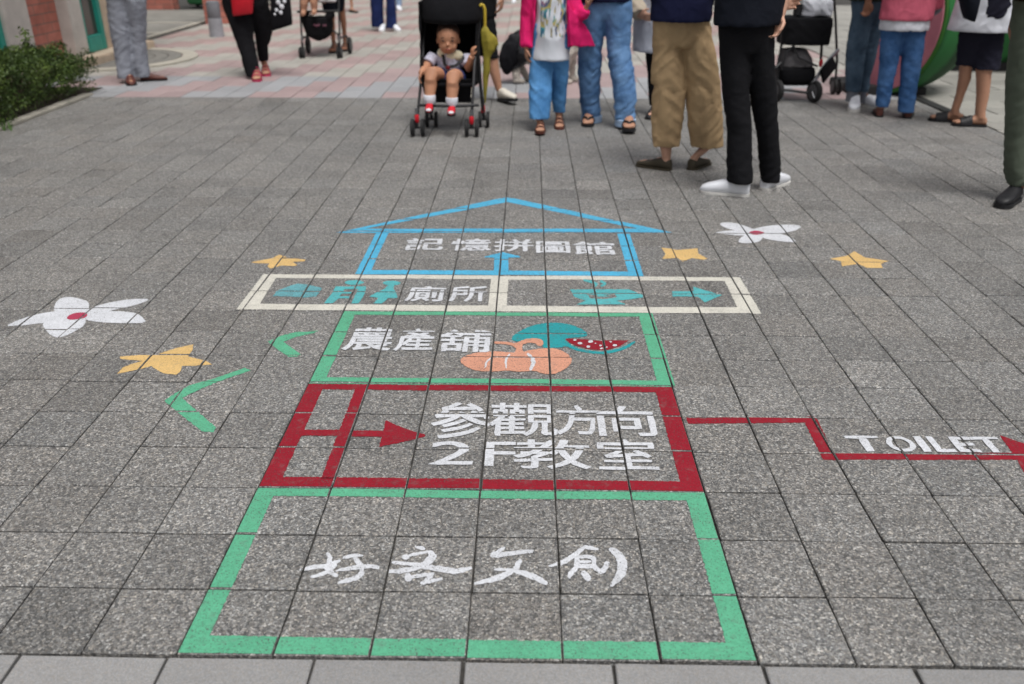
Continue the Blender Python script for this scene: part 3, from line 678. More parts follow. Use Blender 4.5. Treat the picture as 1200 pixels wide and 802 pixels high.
for k in range(170000):
    y = rh.uniform(HY0, HY1); x = rh.uniform(HX0, HX1); hh = hedge_h(y)
    z = rh.uniform(.02, hh * 1.12)
    # distance inside a rounded bar
    ex = (x - (HX0 + HX1) / 2) / ((HX1 - HX0) / 2); ey = max(0, (y - (HY1 - .42)) / .42); ez = (z - hh * .50) / (hh * .54)
    bump_ = 1 + .30 * noise.noise(Vector((x * 7, y * 7, z * 7))) + .14 * noise.noise(Vector((x * 19, y * 19, z * 19)))
    r = (abs(ex) ** 2.6 + abs(ey) ** 2.6 + abs(ez) ** 2.6) ** (1 / 2.6) / bump_
    if r > 1 or r < .55: continue
    low = z < hh * .42
    if low and rh.random() < .66 - .25 * (1 if y < 6.7 else 0): continue
    s = rh.uniform(.0055, .0105); n = Vector((rh.gauss(0, 1), rh.gauss(0, 1), rh.gauss(.6, 1))).normalized(); u = n.orthogonal().normalized(); u.rotate(Matrix.Rotation(rh.uniform(0, 6.28), 3, n)); w_ = n.cross(u)
    c = Vector((x, y, z)); b = len(lv)
    lv += [c - u * s * 1.5, c + w_ * s * .75 + n * s * .25, c + u * s * 1.5, c - w_ * s * .75 + n * s * .25]; lf.append((b, b + 1, b + 2, b + 3))
    tn = min(1, max(0, .45 + .9 * noise.noise(Vector((x * 5, y * 5, z * 5))) + rh.gauss(0, .18))); tones += [tn] * 4
for sy, sh in ((7.45, .62), (7.5, .58), (6.3, .55), (7.0, .53)):       # sprigs that have escaped the shears
    for k in range(46):
        z = rh.uniform(.36, sh); c = Vector((-4.2 + rh.gauss(0, .02), sy + rh.gauss(0, .025), z)); s = .014; n = Vector((rh.gauss(0, 1), rh.gauss(0, 1), .5)).normalized(); u = n.orthogonal().normalized(); w_ = n.cross(u); b = len(lv)
        lv += [c - u * s * 1.5, c + w_ * s * .7, c + u * s * 1.5, c - w_ * s * .7]; lf.append((b, b + 1, b + 2, b + 3)); tones += [.7] * 4
me = bpy.data.meshes.new('leaves'); me.from_pydata([tuple(p) for p in lv], [], lf)
a_ = me.attributes.new('tone', 'FLOAT', 'POINT'); a_.data.foreach_set('value', tones)
part('leaves', me, m_leaf, hd, sharp=0)
g = G()
for k in range(60):
    y = 4.3 + k * .0615 + rh.uniform(-.03, .03); x = rh.uniform(-4.62, -4.2)
    for q in range(5):
        d = Vector((rh.uniform(-.22, .22), rh.uniform(-.22, .22), rh.uniform(.2, .34))); g.tube([(x, y, -.01), Vector((x, y, 0)) + d * .5 + Vector((0, 0, .03)), Vector((x, y, 0)) + d], [.008, .006, .003], 5)
part('branches', g.mesh(), m_twig, hd)
g = G(); 
for k in range(70):
    c = gnd(6 + rh.uniform(-9, 9), 151 + rh.uniform(-3, 3)); d = Vector((rh.uniform(-.04, .04), rh.uniform(-.04, .04), rh.uniform(.04, .09))); sd_ = Vector((d.y, -d.x, 0)).normalized() * .004
    g.add([c - sd_, c + sd_, c + d], [(0, 1, 2)])
c = gnd(6, 151)
tag(part('grass_tuft', g.mesh(), mat('bright_grass', (.07, .14, .03), rough=.6), loc=c, sharp=0), 'small tuft of bright green grass at the foot of the hedge', 'grass')

# ------------------------------------------------------------------ watermelon sculptures
m_rind, t_, b_ = new_mat('painted_rind'); oc = coords(t_)
sx_ = N(t_, 'ShaderNodeSeparateXYZ'); t_.links.new(oc, sx_.inputs[0])
an = N(t_, 'ShaderNodeMath', operation='ARCTAN2'); t_.links.new(sx_.outputs[1], an.inputs[0]); t_.links.new(sx_.outputs[0], an.inputs[1])
nn_ = N(t_, 'ShaderNodeTexNoise', Scale=3.0, Detail=4.0); t_.links.new(oc, nn_.inputs['Vector'])
mm = N(t_, 'ShaderNodeMath', operation='MULTIPLY_ADD'); t_.links.new(an.outputs[0], mm.inputs[0]); mm.inputs[1].default_value = 7.0
nm = N(t_, 'ShaderNodeMath', operation='MULTIPLY'); t_.links.new(nn_.outputs[0], nm.inputs[0]); nm.inputs[1].default_value = 4.0; t_.links.new(nm.outputs[0], mm.inputs[2])
sn = N(t_, 'ShaderNodeMath', operation='SINE'); t_.links.new(mm.outputs[0], sn.inputs[0])
ma = N(t_, 'ShaderNodeMath', operation='MULTIPLY_ADD'); t_.links.new(sn.outputs[0], ma.inputs[0]); ma.inputs[1].default_value = .5; ma.inputs[2].default_value = .5
t_.links.new(ramp(t_, ma.outputs[0], [(.25, (.008, .045, .014)), (.75, (.022, .13, .035))]), b_.inputs['Base Color']); b_.inputs['Roughness'].default_value = .6; b_.inputs['Specular IOR Level'].default_value = .2
m_rim = mat('pale_green_rind', lin(56, 108, 42), rough=.5, var=.15, scale=6, bmp=.1); m_flesh = mat('pink_flesh', lin(182, 112, 126), rough=.55, var=.12, scale=4, bmp=.1)
# cut half: round face turned towards the viewer and a little left
base = gnd(1043, 114); fc = at(1047, 52, base.y); rx, rz = .44, fc.z + .0
fn = Vector((-.90, -.42, .08)).normalized(); fu = Vector((0, 0, 1)); fl = fu.cross(fn).normalized(); fu = fn.cross(fl)
Cc = Vector((base.x + .02, base.y + .22, .60))
t = thing('watermelon_sculpture', (Cc.x, Cc.y, 0), 'giant cut watermelon sculpture with pink flesh face and dark green rind', 'sculpture', None)
def dome(r0, depth, off, n=48, m=14, back=True):
    g = G(); rs = []
    for j in range(m + 1):
        a = (math.pi / 2) * j / m * .999
        rs.append((Cc + fn * (off - depth * math.sin(a)), r0[0] * math.cos(a) + .001, r0[1] * math.cos(a) + .001, fl, fu))
    g.rings(rs, n); return g
part('rind', dome((.54, .60), .80, 0).mesh(), m_rind, t)
g = G(); g.rings([(Cc + fn * .001, .538, .598, fl, fu), (Cc + fn * .012, .525, .585, fl, fu)], 48); part('rim', g.mesh(), m_rim, t)
g = G(); g.rings([(Cc + fn * .011, .505, .565, fl, fu), (Cc + fn * .02, .495, .555, fl, fu)], 48); part('flesh', g.mesh(), m_flesh, t)
g = G(); g.box((Cc.x - .34, Cc.y - .12, -.012), (Cc.x + .34, Cc.y + .5, .07), .01); part('dark_base', g.mesh(), m_dark, t)
b2 = gnd(1172, 86); C2 = Vector((b2.x + .10, b2.y + .70, .52))
t = thing('watermelon_sculpture', (C2.x, C2.y, 0), 'giant whole dark green watermelon sculpture behind the person in shorts', 'sculpture', None)
g = G(); g.ball(C2, (1.12, .80, .60), 40, 22); part('rind', g.mesh(), m_rind, t)
g = G(); g.box((C2.x - .85, C2.y - .55, -.012), (C2.x + .85, C2.y + .5, .10), .01); part('dark_base', g.mesh(), m_dark, t)  # wide dark base added to stand in for the shadow beneath the melon
g = G(); p0, p1 = gnd(1066, 117), gnd(1106, 134)
g.box((3.40, p1.y - .05, -.012), (3.495, p0.y + .25, .012), .003); tag(part('dark_strip', g.mesh(), mat('dark_matt', (.03, .03, .03), rough=.6, var=.3)), kind='structure')  # dark strip along the boundary between pavers and slabs

# ------------------------------------------------------------------ people
SK = skin('light_skin', (200, 156, 134)); SK2 = skin('tan_skin', (174, 130, 106)); SK3 = skin('brown_skin', (142, 98, 76)); SKB = skin('toddler_skin', (182, 132, 104))
M_HAIR = mat('black_hair', (.012, .010, .009), rough=.5, var=.3, scale=40, bmp=.4, bscale=300)
Z = Vector((0, 0, 1))
def hand(g, w_, d, n, sc=1.0, curl=.45, side=1):
    d = Vector(d).normalized(); n = Vector(n); n = (n - d * n.dot(d)).normalized(); s = d.cross(n)
    w_ = Vector(w_)
    g.rings([(w_ - d * .03 * sc, .024 * sc, .019 * sc, s, n), (w_, .026 * sc, .018 * sc, s, n), (w_ + d * .03 * sc, .036 * sc, .017 * sc, s, n), (w_ + d * .07 * sc, .041 * sc, .015 * sc, s, n), (w_ + d * .09 * sc, .038 * sc, .012 * sc, s, n)], 14)
    for k, ln in enumerate((.072, .082, .076, .060)):
        p = w_ + d * (.078 - .004 * abs(k - 1.2)) * sc + s * side * (.031 - .0205 * k) * sc; pts = [p]; a = 0
        for q, fr in enumerate((.42, .32, .26)):
            a += curl * (1.0 if q else .6) * (1 + .06 * k); p = p + (d * math.cos(a) + n * math.sin(a)).normalized() * ln * fr * sc; pts.append(p)
        g.tube(pts, [.0095 * sc, .009 * sc, .0083 * sc, .0065 * sc], 8)
    b = w_ + d * .018 * sc + s * side * .022 * sc
    p1 = b + (d * .6 + s * side * .75 + n * .3).normalized() * .036 * sc; p2 = p1 + (d * .9 + s * side * .25 + n * .4).normalized() * .030 * sc; p3 = p2 + (d + n * .5).normalized() * .022 * sc
    g.tube([b, p1, p2, p3], [.013 * sc, .0115 * sc, .010 * sc, .007 * sc], 8)
FOOT = [(-.03, .018, .030, .034), (.04, .032, .05, .045), (.18, .034, .075, .06), (.32, .034, .078, .066), (.48, .038, .056, .046), (.66, .045, .038, .03), (.82, .046, .03, .022), (.94, .036, .022, .016), (1.0, .02, .015, .012)]
class Foot:
    def __init__(s, heel, toe):
        s.h, s.t = Vector(heel), Vector(toe); s.L = (s.t - s.h).length; s.d = (s.t - s.h).normalized()
        s.s = s.d.cross(Z).normalized(); s.n = s.s.cross(s.d).normalized(); s.k = s.L / .25
    def p(s, u, v=0, h=0): return s.h + s.d * (u * s.L) + s.s * v * s.k + s.n * h * s.k
def foot_body(g, f, lift=.02, toes=False, q=1.0):
    g.rings([(f.p(.03 + u * .94 if q < 1 else u, 0, lift + z * .5 * q), w_ * f.k * q, (z * .5 * f.k + .003) * q, f.s, f.n) for u, w_, z, _ in FOOT[:8 if toes else 9]], 14)
    if toes:
        for k, (v, u, r) in enumerate(((.028, .985, .0125), (.010, .995, .0095), (-.007, .97, .009), (-.022, .94, .0085), (-.035, .905, .008))):
            g.tube([f.p(u - .16, v * .9, lift + .012), f.p(u - .05, v, lift + .013), f.p(u, v, lift + .008)], [r * f.k, r * f.k, r * .75 * f.k], 8)
def outline(f, grow=0):
    o = []
    pr = [(-.04, .012), (-.02, .026), (.06, .035), (.2, .036), (.4, .036), (.6, .043), (.78, .048), (.92, .042), (1.0, .028), (1.03, .010)]
    for u, w_ in pr: o.append((u, w_ + grow))
    return o
def sole(f, th=.02, grow=.002, h0=0):
    g = G(); pr = outline(f, grow); L = [(u, w_) for u, w_ in pr] + [(u, -w_) for u, w_ in pr[::-1]]
    n = len(L); vs = [f.p(u, v, h0) for u, v in L] + [f.p(u, v * 1.0, h0 + th) for u, v in L]
    g.add(vs, [tuple(range(n)), tuple(range(n, 2 * n))[::-1]] + [(i, (i + 1) % n, n + (i + 1) % n, n + i) for i in range(n)]); return g
def band(g, f, u, wd, h, lift=.02, vspan=1.0, r=.004):
    """a strap over the foot at length u"""
    hw = 0; 
    for k in range(len(FOOT) - 1):
        if FOOT[k][0] <= u <= FOOT[k + 1][0]:
            q = (u - FOOT[k][0]) / (FOOT[k + 1][0] - FOOT[k][0]); hw = FOOT[k][1] * (1 - q) + FOOT[k + 1][1] * q; zz = FOOT[k][2] * (1 - q) + FOOT[k + 1][2] * q
    n = 12; pts = []
    for i in range(n + 1):
        a = math.pi * i / n; pts.append((u, math.cos(a) * (hw + .005), lift - .004 + math.sin(a) * (zz + .015 + h)))
    rs = []
    for i, (uu, v, hh) in enumerate(pts):
        a = math.pi * i / n; out = (f.s * math.cos(a) + f.n * math.sin(a)).normalized(); rs.append((f.p(uu, v, hh), wd * f.k / 2, r, f.d, out))
    g.rings(rs, 8)
def shoe(kind, f, mats, root):
    up, so_ = mats
    if kind in ('sneaker', 'shoe', 'loafer', 'clog'):
        prof = {'sneaker': [(-.03, .018, .06), (.0, .030, .082), (.12, .037, .092), (.28, .038, .092), (.42, .040, .078), (.6, .045, .060), (.78, .046, .048), (.92, .040, .040), (1.0, .026, .028), (1.03, .01, .014)],
                'shoe': [(-.03, .018, .05), (.0, .028, .068), (.12, .034, .075), (.28, .036, .078), (.42, .038, .066), (.6, .043, .048), (.78, .043, .038), (.92, .034, .030), (1.01, .020, .022), (1.04, .008, .012)],
                'clog': [(-.03, .022, .06), (.0, .033, .080), (.12, .039, .088), (.28, .040, .092), (.42, .042, .086), (.6, .046, .070), (.78, .047, .054), (.92, .041, .042), (1.0, .028, .030), (1.04, .010, .014)],
                'loafer': [(-.03, .018, .04), (.0, .028, .056), (.12, .034, .052), (.28, .035, .046), (.42, .037, .050), (.6, .042, .046), (.78, .042, .036), (.92, .033, .028), (1.01, .020, .02), (1.04, .008, .012)]}[kind]
        th = .026 if kind == 'sneaker' else .014
        g = G(); g.rings([(f.p(u, 0, th + z * .46 - .004), w_ * f.k, (z * .5) * f.k, f.s, f.n) for u, w_, z in prof], 16, power=2.6)
        s_ = part('shoe', g.mesh(), up, root)
        part('sole', sole(f, th, .003).mesh(), so_, s_)
        if kind == 'sneaker':
            g = G()
            for u in (.34, .42, .50, .58): g.tube([f.p(u, -.020, .098 - (u - .3) * .11), f.p(u + .01, 0, .104 - (u - .3) * .11), f.p(u, .020, .098 - (u - .3) * .11)], .0035, 6)
            part('laces', g.mesh(), so_, s_)
        return s_
    g = G()
    if kind == 'sandal': band(g, f, .44, .030, .0); band(g, f, .70, .034, .0); band(g, f, .2, .02, .012)
    if kind == 'slide':
        for u in (.50, .58, .66, .74): band(g, f, u, .034, .0)
    if kind == 'thong':
        for sd_ in (-1, 1): g.tube([f.p(.84, -.002, .045), f.p(.76, .012 * sd_, .063), f.p(.62, .034 * sd_, .062), f.p(.46, .044 * sd_, .024)], .0085, 8)
    s_ = part('sole', sole(f, .020, .003).mesh(), so_, root)
    s_.name = 'sandal' if kind != 'thong' else 'flip_flop'
    part('strap', g.mesh(), up, s_); return s_
class Person:
    def __init__(s, label, H, feet, face, top, skinm=SK, loc=None):
        """feet: (heel, toe) pixel pairs, image-left foot first; top: photo x of the pelvis centre and its row"""
        s.H = H; s.k = H / 1.7
        s.feet = []
        for he, to in feet:
            h = gnd(*he); t = gnd(*to); L = .255 * s.k
            d = (t - h); d = d.normalized() if d.length > 1e-4 else Vector((0, -1, 0)); t = h + d * min(max(d.length, 1) * L, max((gnd(*to) - h).length, L * .92)); s.feet.append(Foot(h, t))
        s.ank = [f.p(.13, 0, .075) for f in s.feet]
        a = R(face); s.F = Vector((math.sin(a), -math.cos(a), 0)); s.Lat = Vector((math.cos(a), math.sin(a), 0))
        if (s.ank[1] - s.ank[0]).dot(s.Lat) < 0: s.Lat = -s.Lat
        Y = (s.ank[0].y + s.ank[1].y) / 2; s.Y = Y
        s.pel = Vector((at(top[0], top[1], Y).x, Y, .50 * H))
        s.root = thing('person', (s.pel.x, Y, 0), label, 'person'); s.skin = skinm
    def row(s, i, y, xl, xr):
        Y = s.Y
        for _ in range(3):
            z = at((xl + xr) / 2, y, Y).z; q = min(1, max(0, (z - .07) / (s.pel.z * .92 - .07))); Y = s.ank[i].y + (s.Y - s.ank[i].y) * q
        a, b = at(xl, y, Y), at(xr, y, Y); return (a + b) / 2, (b.x - a.x) / 2
    def leg_rings(s, i, rows, ratio=1.05, hip=True, minr=.0):
        X_, Y_ = Vector((1, 0, 0)), Vector((0, 1, 0))
        rs = [(c, r, max(minr, r * ratio), X_, Y_) for c, r in (s.row(i, *q) for q in rows)]
        c, r = rs[0][0], rs[0][1]
        if hip:
            zt = max(c.z + .03, .47 * s.H); hp = s.pel + s.Lat * ((-1, 1)[i] * .085 * s.k)
            q = min(1, max(0, (zt - c.z - .05) / .25))         # the farther below the hip the first row is, the more the hip joint decides
            cc = Vector((c.x + (hp.x - c.x) * q, c.y + (hp.y - c.y) * q, zt)); rs = [(cc, r + (max(.088 * s.k, r) - r) * q, r * ratio, X_, Y_)] + rs
        return rs
    def trunk_axes(s): return s.Lat, s.F
    def trousers(s, rows, m, name='trousers', voxel=.012, amp=.010, seed=1, waist=(.172, .125), zones=None, ratio=1.05, wz=.60, smooth=2, drape=False):
        g = G(); s.rows = rows; X_, Y_ = Vector((1, 0, 0)), Vector((0, 1, 0)); P, k = s.pel, s.k
        L2 = [s.leg_rings(i, rows[i], ratio) for i in (0, 1)]; zb = 9; hems = []
        for rs in L2: g.rings(rs, 20); zb = min(zb, rs[-1][0].z); hems.append(rs[-1][0].z)
        a_, b_ = L2[0][0], L2[1][0]; mid = (a_[0] + b_[0]) / 2; hw = abs(b_[0].x - a_[0].x) / 2 + (a_[1] + b_[1]) / 2; dp = max(a_[2], b_[2], waist[1] * k * .9) + abs(b_[0].y - a_[0].y) / 2
        zt = max(wz * s.H, mid.z + .06); w2 = min(waist[0] * k, hw)
        zc = max(.445 * s.H, mid.z - .16)
        g.rings([(Vector((mid.x, mid.y, zc)), hw * .5, dp * .72, X_, Y_), (Vector((mid.x, mid.y, zc * .6 + mid.z * .4)), hw * .8, dp * .88, X_, Y_), (mid - Z * .005, hw * .98, dp * .95, X_, Y_), (mid, hw, dp * .97, X_, Y_), (mid + Z * (zt - mid.z) * .4, hw * .6 + w2 * .4, dp, X_, Y_), (Vector((mid.x * .3 + P.x * .7, mid.y * .3 + P.y * .7, zt)), w2, dp * .92, X_, Y_)], 24)
        me = fused(g, voxel, smooth)
        bm = bmesh.new(); bm.from_mesh(me)       # open the hems
        kill = [f for f in bm.faces if f.normal.z < -.6 and any(abs(f.calc_center_median().z - h) < voxel * 2.2 and abs(f.calc_center_median().x - L2[i][-1][0].x) < L2[i][-1][1] * 1.3 for i, h in enumerate(hems))]
        bmesh.ops.delete(bm, geom=kill, context='FACES'); bm.to_mesh(me); bm.free(); me.update()
        if drape: folds(me, amp * .5, seed, fx=13, fz=1.6, shear=.15); folds(me, amp * .35, seed + 5, fx=8, fz=13, shear=.9)
        else: folds(me, amp * .55, seed, fx=6, fz=13, shear=.8, zones=zones); folds(me, amp * .30, seed + 5, fx=11, fz=30, shear=.5, zones=zones); folds(me, amp * .3, seed + 3, fx=10, fz=1.8, shear=.1)
        return part(name, me, m, s.root, sharp=0)
    def body(s, bare=None, arms=None, voxel=.008, toes=False, handk=None, sm=3, head=True, lift=.02, curl=.5):
        """bare: rows of the visible leg skin, else legs follow the trousers"""
        g = G(); P, k, H, F, L = s.pel, s.k, s.H, s.F, s.Lat
        for i in (0, 1):
            f = s.feet[i]; foot_body(g, f, lift, toes, 1 if toes else .80)
            if bare: rs = s.leg_rings(i, bare[i], 1.08); h0 = rs[0]; rs[0] = (h0[0], h0[1] * .6, h0[2] * .6, h0[3], h0[4])
            else:
                X_, Y_ = Vector((1, 0, 0)), Vector((0, 1, 0))
                rs = [(c, min(.066 * k, r * .68), min(.066 * k, r * .68), X_, Y_) for c, r, _, _, _ in s.leg_rings(i, s.rows[i])]
                lc, lr = rs[-1][0], rs[-1][1]; rs[-1] = (lc, min(lr, .040 * k), min(lr, .042 * k), X_, Y_)
            ar = .034 if toes else .027
            rs.append((s.ank[i], ar * k, ar * 1.05 * k, Vector((1, 0, 0)), Vector((0, 1, 0)))); rs.append((s.ank[i] - Z * .035 * k, .03 * k, .034 * k, Vector((1, 0, 0)), Vector((0, 1, 0))))
            g.rings(rs, 18)
        T = [(.485, .09, .065), (.52, .115, .082), (.60, .115, .082), (.70, .145, .1), (.77, .16, .095), (.815, .12, .075), (.835, .06, .058), (.87, .052, .055)]
        g.rings([(P + Z * (z - .5) * H, a * k, b * k, L, F) for z, a, b in T], 22)
        hc = P + Z * .425 * H + F * .015 * k
        if head:
            g.ball(hc + Z * .015 * k, (.078 * k, .095 * k, .112 * k), 18, 12, M=Matrix(((L.x, F.x, 0), (L.y, F.y, 0), (0, 0, 1))))
            g.tube([hc - Z * .10 * k + F * .03 * k, hc - Z * .03 * k + F * .045 * k], [.045 * k, .066 * k], 14); g.tube([hc + Z * .015 * k + F * .09 * k, hc - Z * .025 * k + F * .112 * k, hc - Z * .035 * k + F * .09 * k], [.011 * k, .016 * k, .014 * k], 8)
            for sd_ in (-1, 1): g.ball(hc + L * sd_ * .079 * k - Z * .005 * k, (.013 * k, .022 * k, .033 * k), 8, 6)
        s.arm = []
        for i, sg in ((0, -1), (1, 1)):
            sh = P + L * sg * .165 * k + Z * .295 * H; el = sh + L * sg * .05 * k - Z * .175 * H - F * .01; wr = el - L * sg * .06 * k + Z * .03 * H + F * .22 * k; hd_ = (F - L * sg * .5 + Z * .1); nv = -L * sg; sd2 = 1
            A = (arms or {}).get(i)
            if A: sh = A.get('sh', sh); el = A.get('el', el); wr = A.get('wr', wr); hd_ = A.get('d', wr - el); nv = A.get('n', nv); sd2 = A.get('side', 1)
            sh, el, wr = Vector(sh), Vector(el), Vector(wr); s.arm.append((sh, el, wr))
            g.tube([sh - L * sg * .03 * k, sh, sh + (el - sh) * .5, el, el + (wr - el) * .35, wr], [.05 * k, .049 * k, .043 * k, .036 * k, .038 * k, .025 * k], 14)
            hand(g, wr, hd_, nv, (handk or k) * .95, (A or {}).get('curl', curl), sd2 * (1 if (Vector(hd_).cross(Vector(nv))).dot(F) > 0 else -1))
        me = fused(g, voxel, sm, .4); part('body', me, s.skin, s.root, sharp=0)
        if head:
            g = G(); Mx = Matrix(((L.x, F.x, 0), (L.y, F.y, 0), (0, 0, 1))); g.ball(hc + Z * .03 * k - F * .014 * k, (.088 * k, .098 * k, .112 * k), 18, 12, M=Mx); part('hair', g.mesh(), M_HAIR, s.root)
    def shirt(s, hem, m, name='shirt', sleeve=.5, w_=(.19, .135), hemw=None, voxel=.012, amp=.008, seed=3, hemd=None, smooth=4):
        """hem: photo row of the hem; sleeve: share of the arm covered (0..1)"""
        g = G(); P, k, H, F, L = s.pel, s.k, s.H, s.F, s.Lat
        zh = at(600, hem, s.Y - .1).z; hw = hemw or w_[0]
        hd_ = hemd or w_[1] * 1.06
        rs = [(Vector((P.x, P.y, zh)), hw * k, hd_ * k, L, F)]
        for z, a, b in ((.62, 1.0, 1.0), (.70, .98, 1.0), (.77, 1.0, .93), (.815, .82, .7), (.84, .4, .52)):
            if z * H > zh + .04: rs.append((Vector((P.x, P.y, z * H)), w_[0] * a * k, w_[1] * b * k, L, F))
        g.rings(rs, 26)
        for sh, el, wr in s.arm:
            if sleeve <= .5: e = sh + (el - sh) * (sleeve * 2); g.tube([sh, sh + (e - sh) * .5, e], [.066 * k, .062 * k, .064 * k], 16)
            else: e = el + (wr - el) * ((sleeve - .5) * 2); g.tube([sh, (sh + el) / 2, el, e], [.066 * k, .058 * k, .05 * k, .042 * k], 16)
        me = fused(g, voxel, smooth)
        bm = bmesh.new(); bm.from_mesh(me); bmesh.ops.delete(bm, geom=[f for f in bm.faces if f.normal.z < -.6 and abs(f.calc_center_median().z - zh) < voxel * 2.2], context='FACES'); bm.to_mesh(me); bm.free(); me.update()
        folds(me, amp * .8, seed, fx=5, fz=5, shear=1.2); folds(me, amp * .35, seed + 9, fx=12, fz=12)
        return part(name, me, m, s.root, sharp=0)
C_BLACK = cloth('black_cloth', (24, 24, 27)); C_NAVYBLK = cloth('blue_black_cloth', (24, 27, 36)); C_NAVY = cloth('navy_cloth', (27, 30, 58)); C_GREYBL = cloth('grey_blue_cloth', (146, 150, 160))
C_KHAKI = cloth('khaki_cloth', (172, 146, 112)); C_OLIVE = cloth('olive_cloth', (88, 96, 84)); C_WHITE = cloth('white_cotton', (212, 214, 222)); C_PINK = cloth('hot_pink_cloth', (214, 36, 104)); C_ROSE = cloth('rose_cloth', (196, 96, 116)); C_GREY = cloth('grey_cloth', (128, 130, 138))
D_BLUE = denim('blue_denim', (74, 112, 160), (112, 148, 190)); D_DARK = denim('dark_denim', (40, 62, 100), (62, 88, 130)); D_MID = denim('mid_denim', (44, 82, 132), (80, 116, 164)); D_GREY = denim('grey_denim', (62, 80, 98), (84, 102, 120)); D_SKY = denim('sky_denim', (72, 130, 188), (98, 152, 204)); D_PALE = denim('pale_denim', (140, 164, 196), (160, 182, 208)); D_NAVY = denim('navy_denim', (26, 36, 74), (36, 48, 92))
L_BROWN = mat('brown_leather', lin(88, 48, 40), rough=.45, var=.2, bmp=.15); L_OLIVE = mat('olive_leather', lin(66, 60, 48), rough=.6, var=.2, bmp=.15); L_WHITE = mat('white_leather', lin(222, 224, 230), rough=.5, var=.06, bmp=.1); L_BLACK = mat('black_leather', (.014, .014, .016), rough=.5, var=.2, bmp=.15); L_RED = mat('raspberry_leather', lin(176, 44, 84), rough=.5, var=.15, bmp=.1)
S_WHITE = mat('white_sole', lin(206, 204, 200), rough=.7, var=.1, bmp=.1); S_TAN = mat('tan_sole', lin(120, 92, 72), rough=.8, var=.15)
Mmet = mat('brushed_metal', lin(150, 152, 156), rough=.35, var=.1, metal=1, bmp=.05); M_FRAME = mat('black_frame', (.02, .02, .022), rough=.45, var=.2, bmp=.05); M_RED = mat('red_plastic', lin(196, 30, 44), rough=.45, var=.1, bmp=.05); M_GRIM = mat('grey_plastic', (.09, .09, .095), rough=.5, var=.1, bmp=.05)
M_STROLL = cloth('stroller_cloth', (22, 22, 25)); M_YELUM = cloth('yellow_umbrella_cloth', (150, 138, 58), rough=.6); M_MESH = cloth('grey_mesh_cloth', (92, 90, 92))

# man in grey trousers, far left
p = Person('person in loose light grey trousers and brown shoes standing by the hedge', 1.70, (((153, 96.5), (155, 102)), ((166, 95.5), (190, 94.5))), 40, (148, 2), SK2)
p.trousers(([(2, 125.5, 152), (25, 128, 153.5), (50, 132.5, 153.5), (75, 137, 154.5), (92, 139, 157)], [(2, 146, 171), (25, 151, 171), (50, 153, 170.5), (75, 153.5, 173), (90, 159.5, 177)]), C_GREYBL, amp=.013, seed=1)
p.body(); p.shirt(-22, C_WHITE, 'shirt')
for f in p.feet: shoe('shoe', f, (L_BROWN, L_BLACK), p.root)
# woman in black with a red bag
p = Person('person in black trousers and raspberry sandals walking with a red bag in front', 1.60, (((302.5, 92), (300, 99.5)), ((312, 86), (312, 92))), 5, (288, 5), SK2)
p.trousers(([(4, 261, 292), (25, 268, 296), (45, 276, 297.5), (65, 282.5, 300.5), (90, 289, 305.5)], [(4, 286, 314), (25, 294, 319), (38, 299, 319.5), (54, 300.5, 314), (72, 303.5, 314)]), C_BLACK, amp=.010, seed=2)
hb = at(284, -8, p.Y - .26); wt = at(330, -16, p.Y - .05)
p.body(toes=True, arms={1: dict(wr=wt, el=at(326, -44, p.Y + .02), d=(0, 0, -1))}); p.shirt(-14, C_BLACK, 'top')
for f in p.feet: shoe('sandal', f, (L_RED, L_RED), p.root)
def handbag(label, name, y, pts_top, pts_bot, depth, m, strap, cat='bag', pattern=None):
    (xl, yt), (xr, yt2), (xbr, yb2), (xbl, yb) = pts_top[0], pts_top[1], pts_bot[1], pts_bot[0]
    A, B, Cc_, D = at(xl, yt, y), at(xr, yt2, y), at(xbr, yb2, y), at(xbl, yb, y); dv = Vector((0, depth / 2, 0))
    t = thing(name, ((A + B + Cc_ + D) / 4), label, cat)
    g = G(); n = 10; rs = []
    for k in range(n + 1):
        q = k / n; l = A.lerp(D, q); r = B.lerp(Cc_, q); e = math.sin(math.pi * min(1, .25 + q * .62)) ** .6
        rs.append(((l + r) / 2, (r - l).length / 2 * (1 if q < .92 else .95), depth / 2 * e, (r - l).normalized(), Vector((0, 1, 0))))
    g.rings(rs, 24, power=3.2); me = g.mesh(); part('bag_body', me, m, t, sharp=0)
    g = G(); g.tube(strap, [.012] * len(strap), 8, flat=.35); part('strap', g.mesh(), m, t)
    if pattern: pattern(t, y - depth / 2)
    return t
B_RED = mat('red_leather', lin(196, 28, 44), rough=.5, var=.12, bmp=.15)
y = p.Y - .20
handbag('bright red shoulder bag worn at the front over black trousers', 'handbag', y, [(270, -12), (298, -12)], [(273, 19), (296, 16)], .09, B_RED, [at(271, -11, y), at(268, -70, y + .05), at(276, -125, y + .16), at(296, -80, y + .12), at(297, -11, y)])
def patt(t, yy):
    g = G()
    for cx, cy, r in ((326, 3, 3.4), (330, 8, 3.6), (324, 12, 2.6), (329, 15, 2.8), (333, 2, 2.6), (322, 17, 1.8)):
        c = at(cx, cy, yy); g.ball((c.x, yy + .012, c.z), (r / 118, .02, r / 118), 12, 8)
    part('white_print', fused(g, .006, 2), L_WHITE, t, sharp=0)
y = p.Y - .03
handbag('black tote bag with a white blotchy print hanging from the hand', 'tote_bag', y, [(317, -8), (339, -10)], [(318, 37), (343, 29)], .10, C_BLACK, [at(320, -8, y), at(326, -22, y), at(331, -23, y), at(337, -9, y)], pattern=patt)

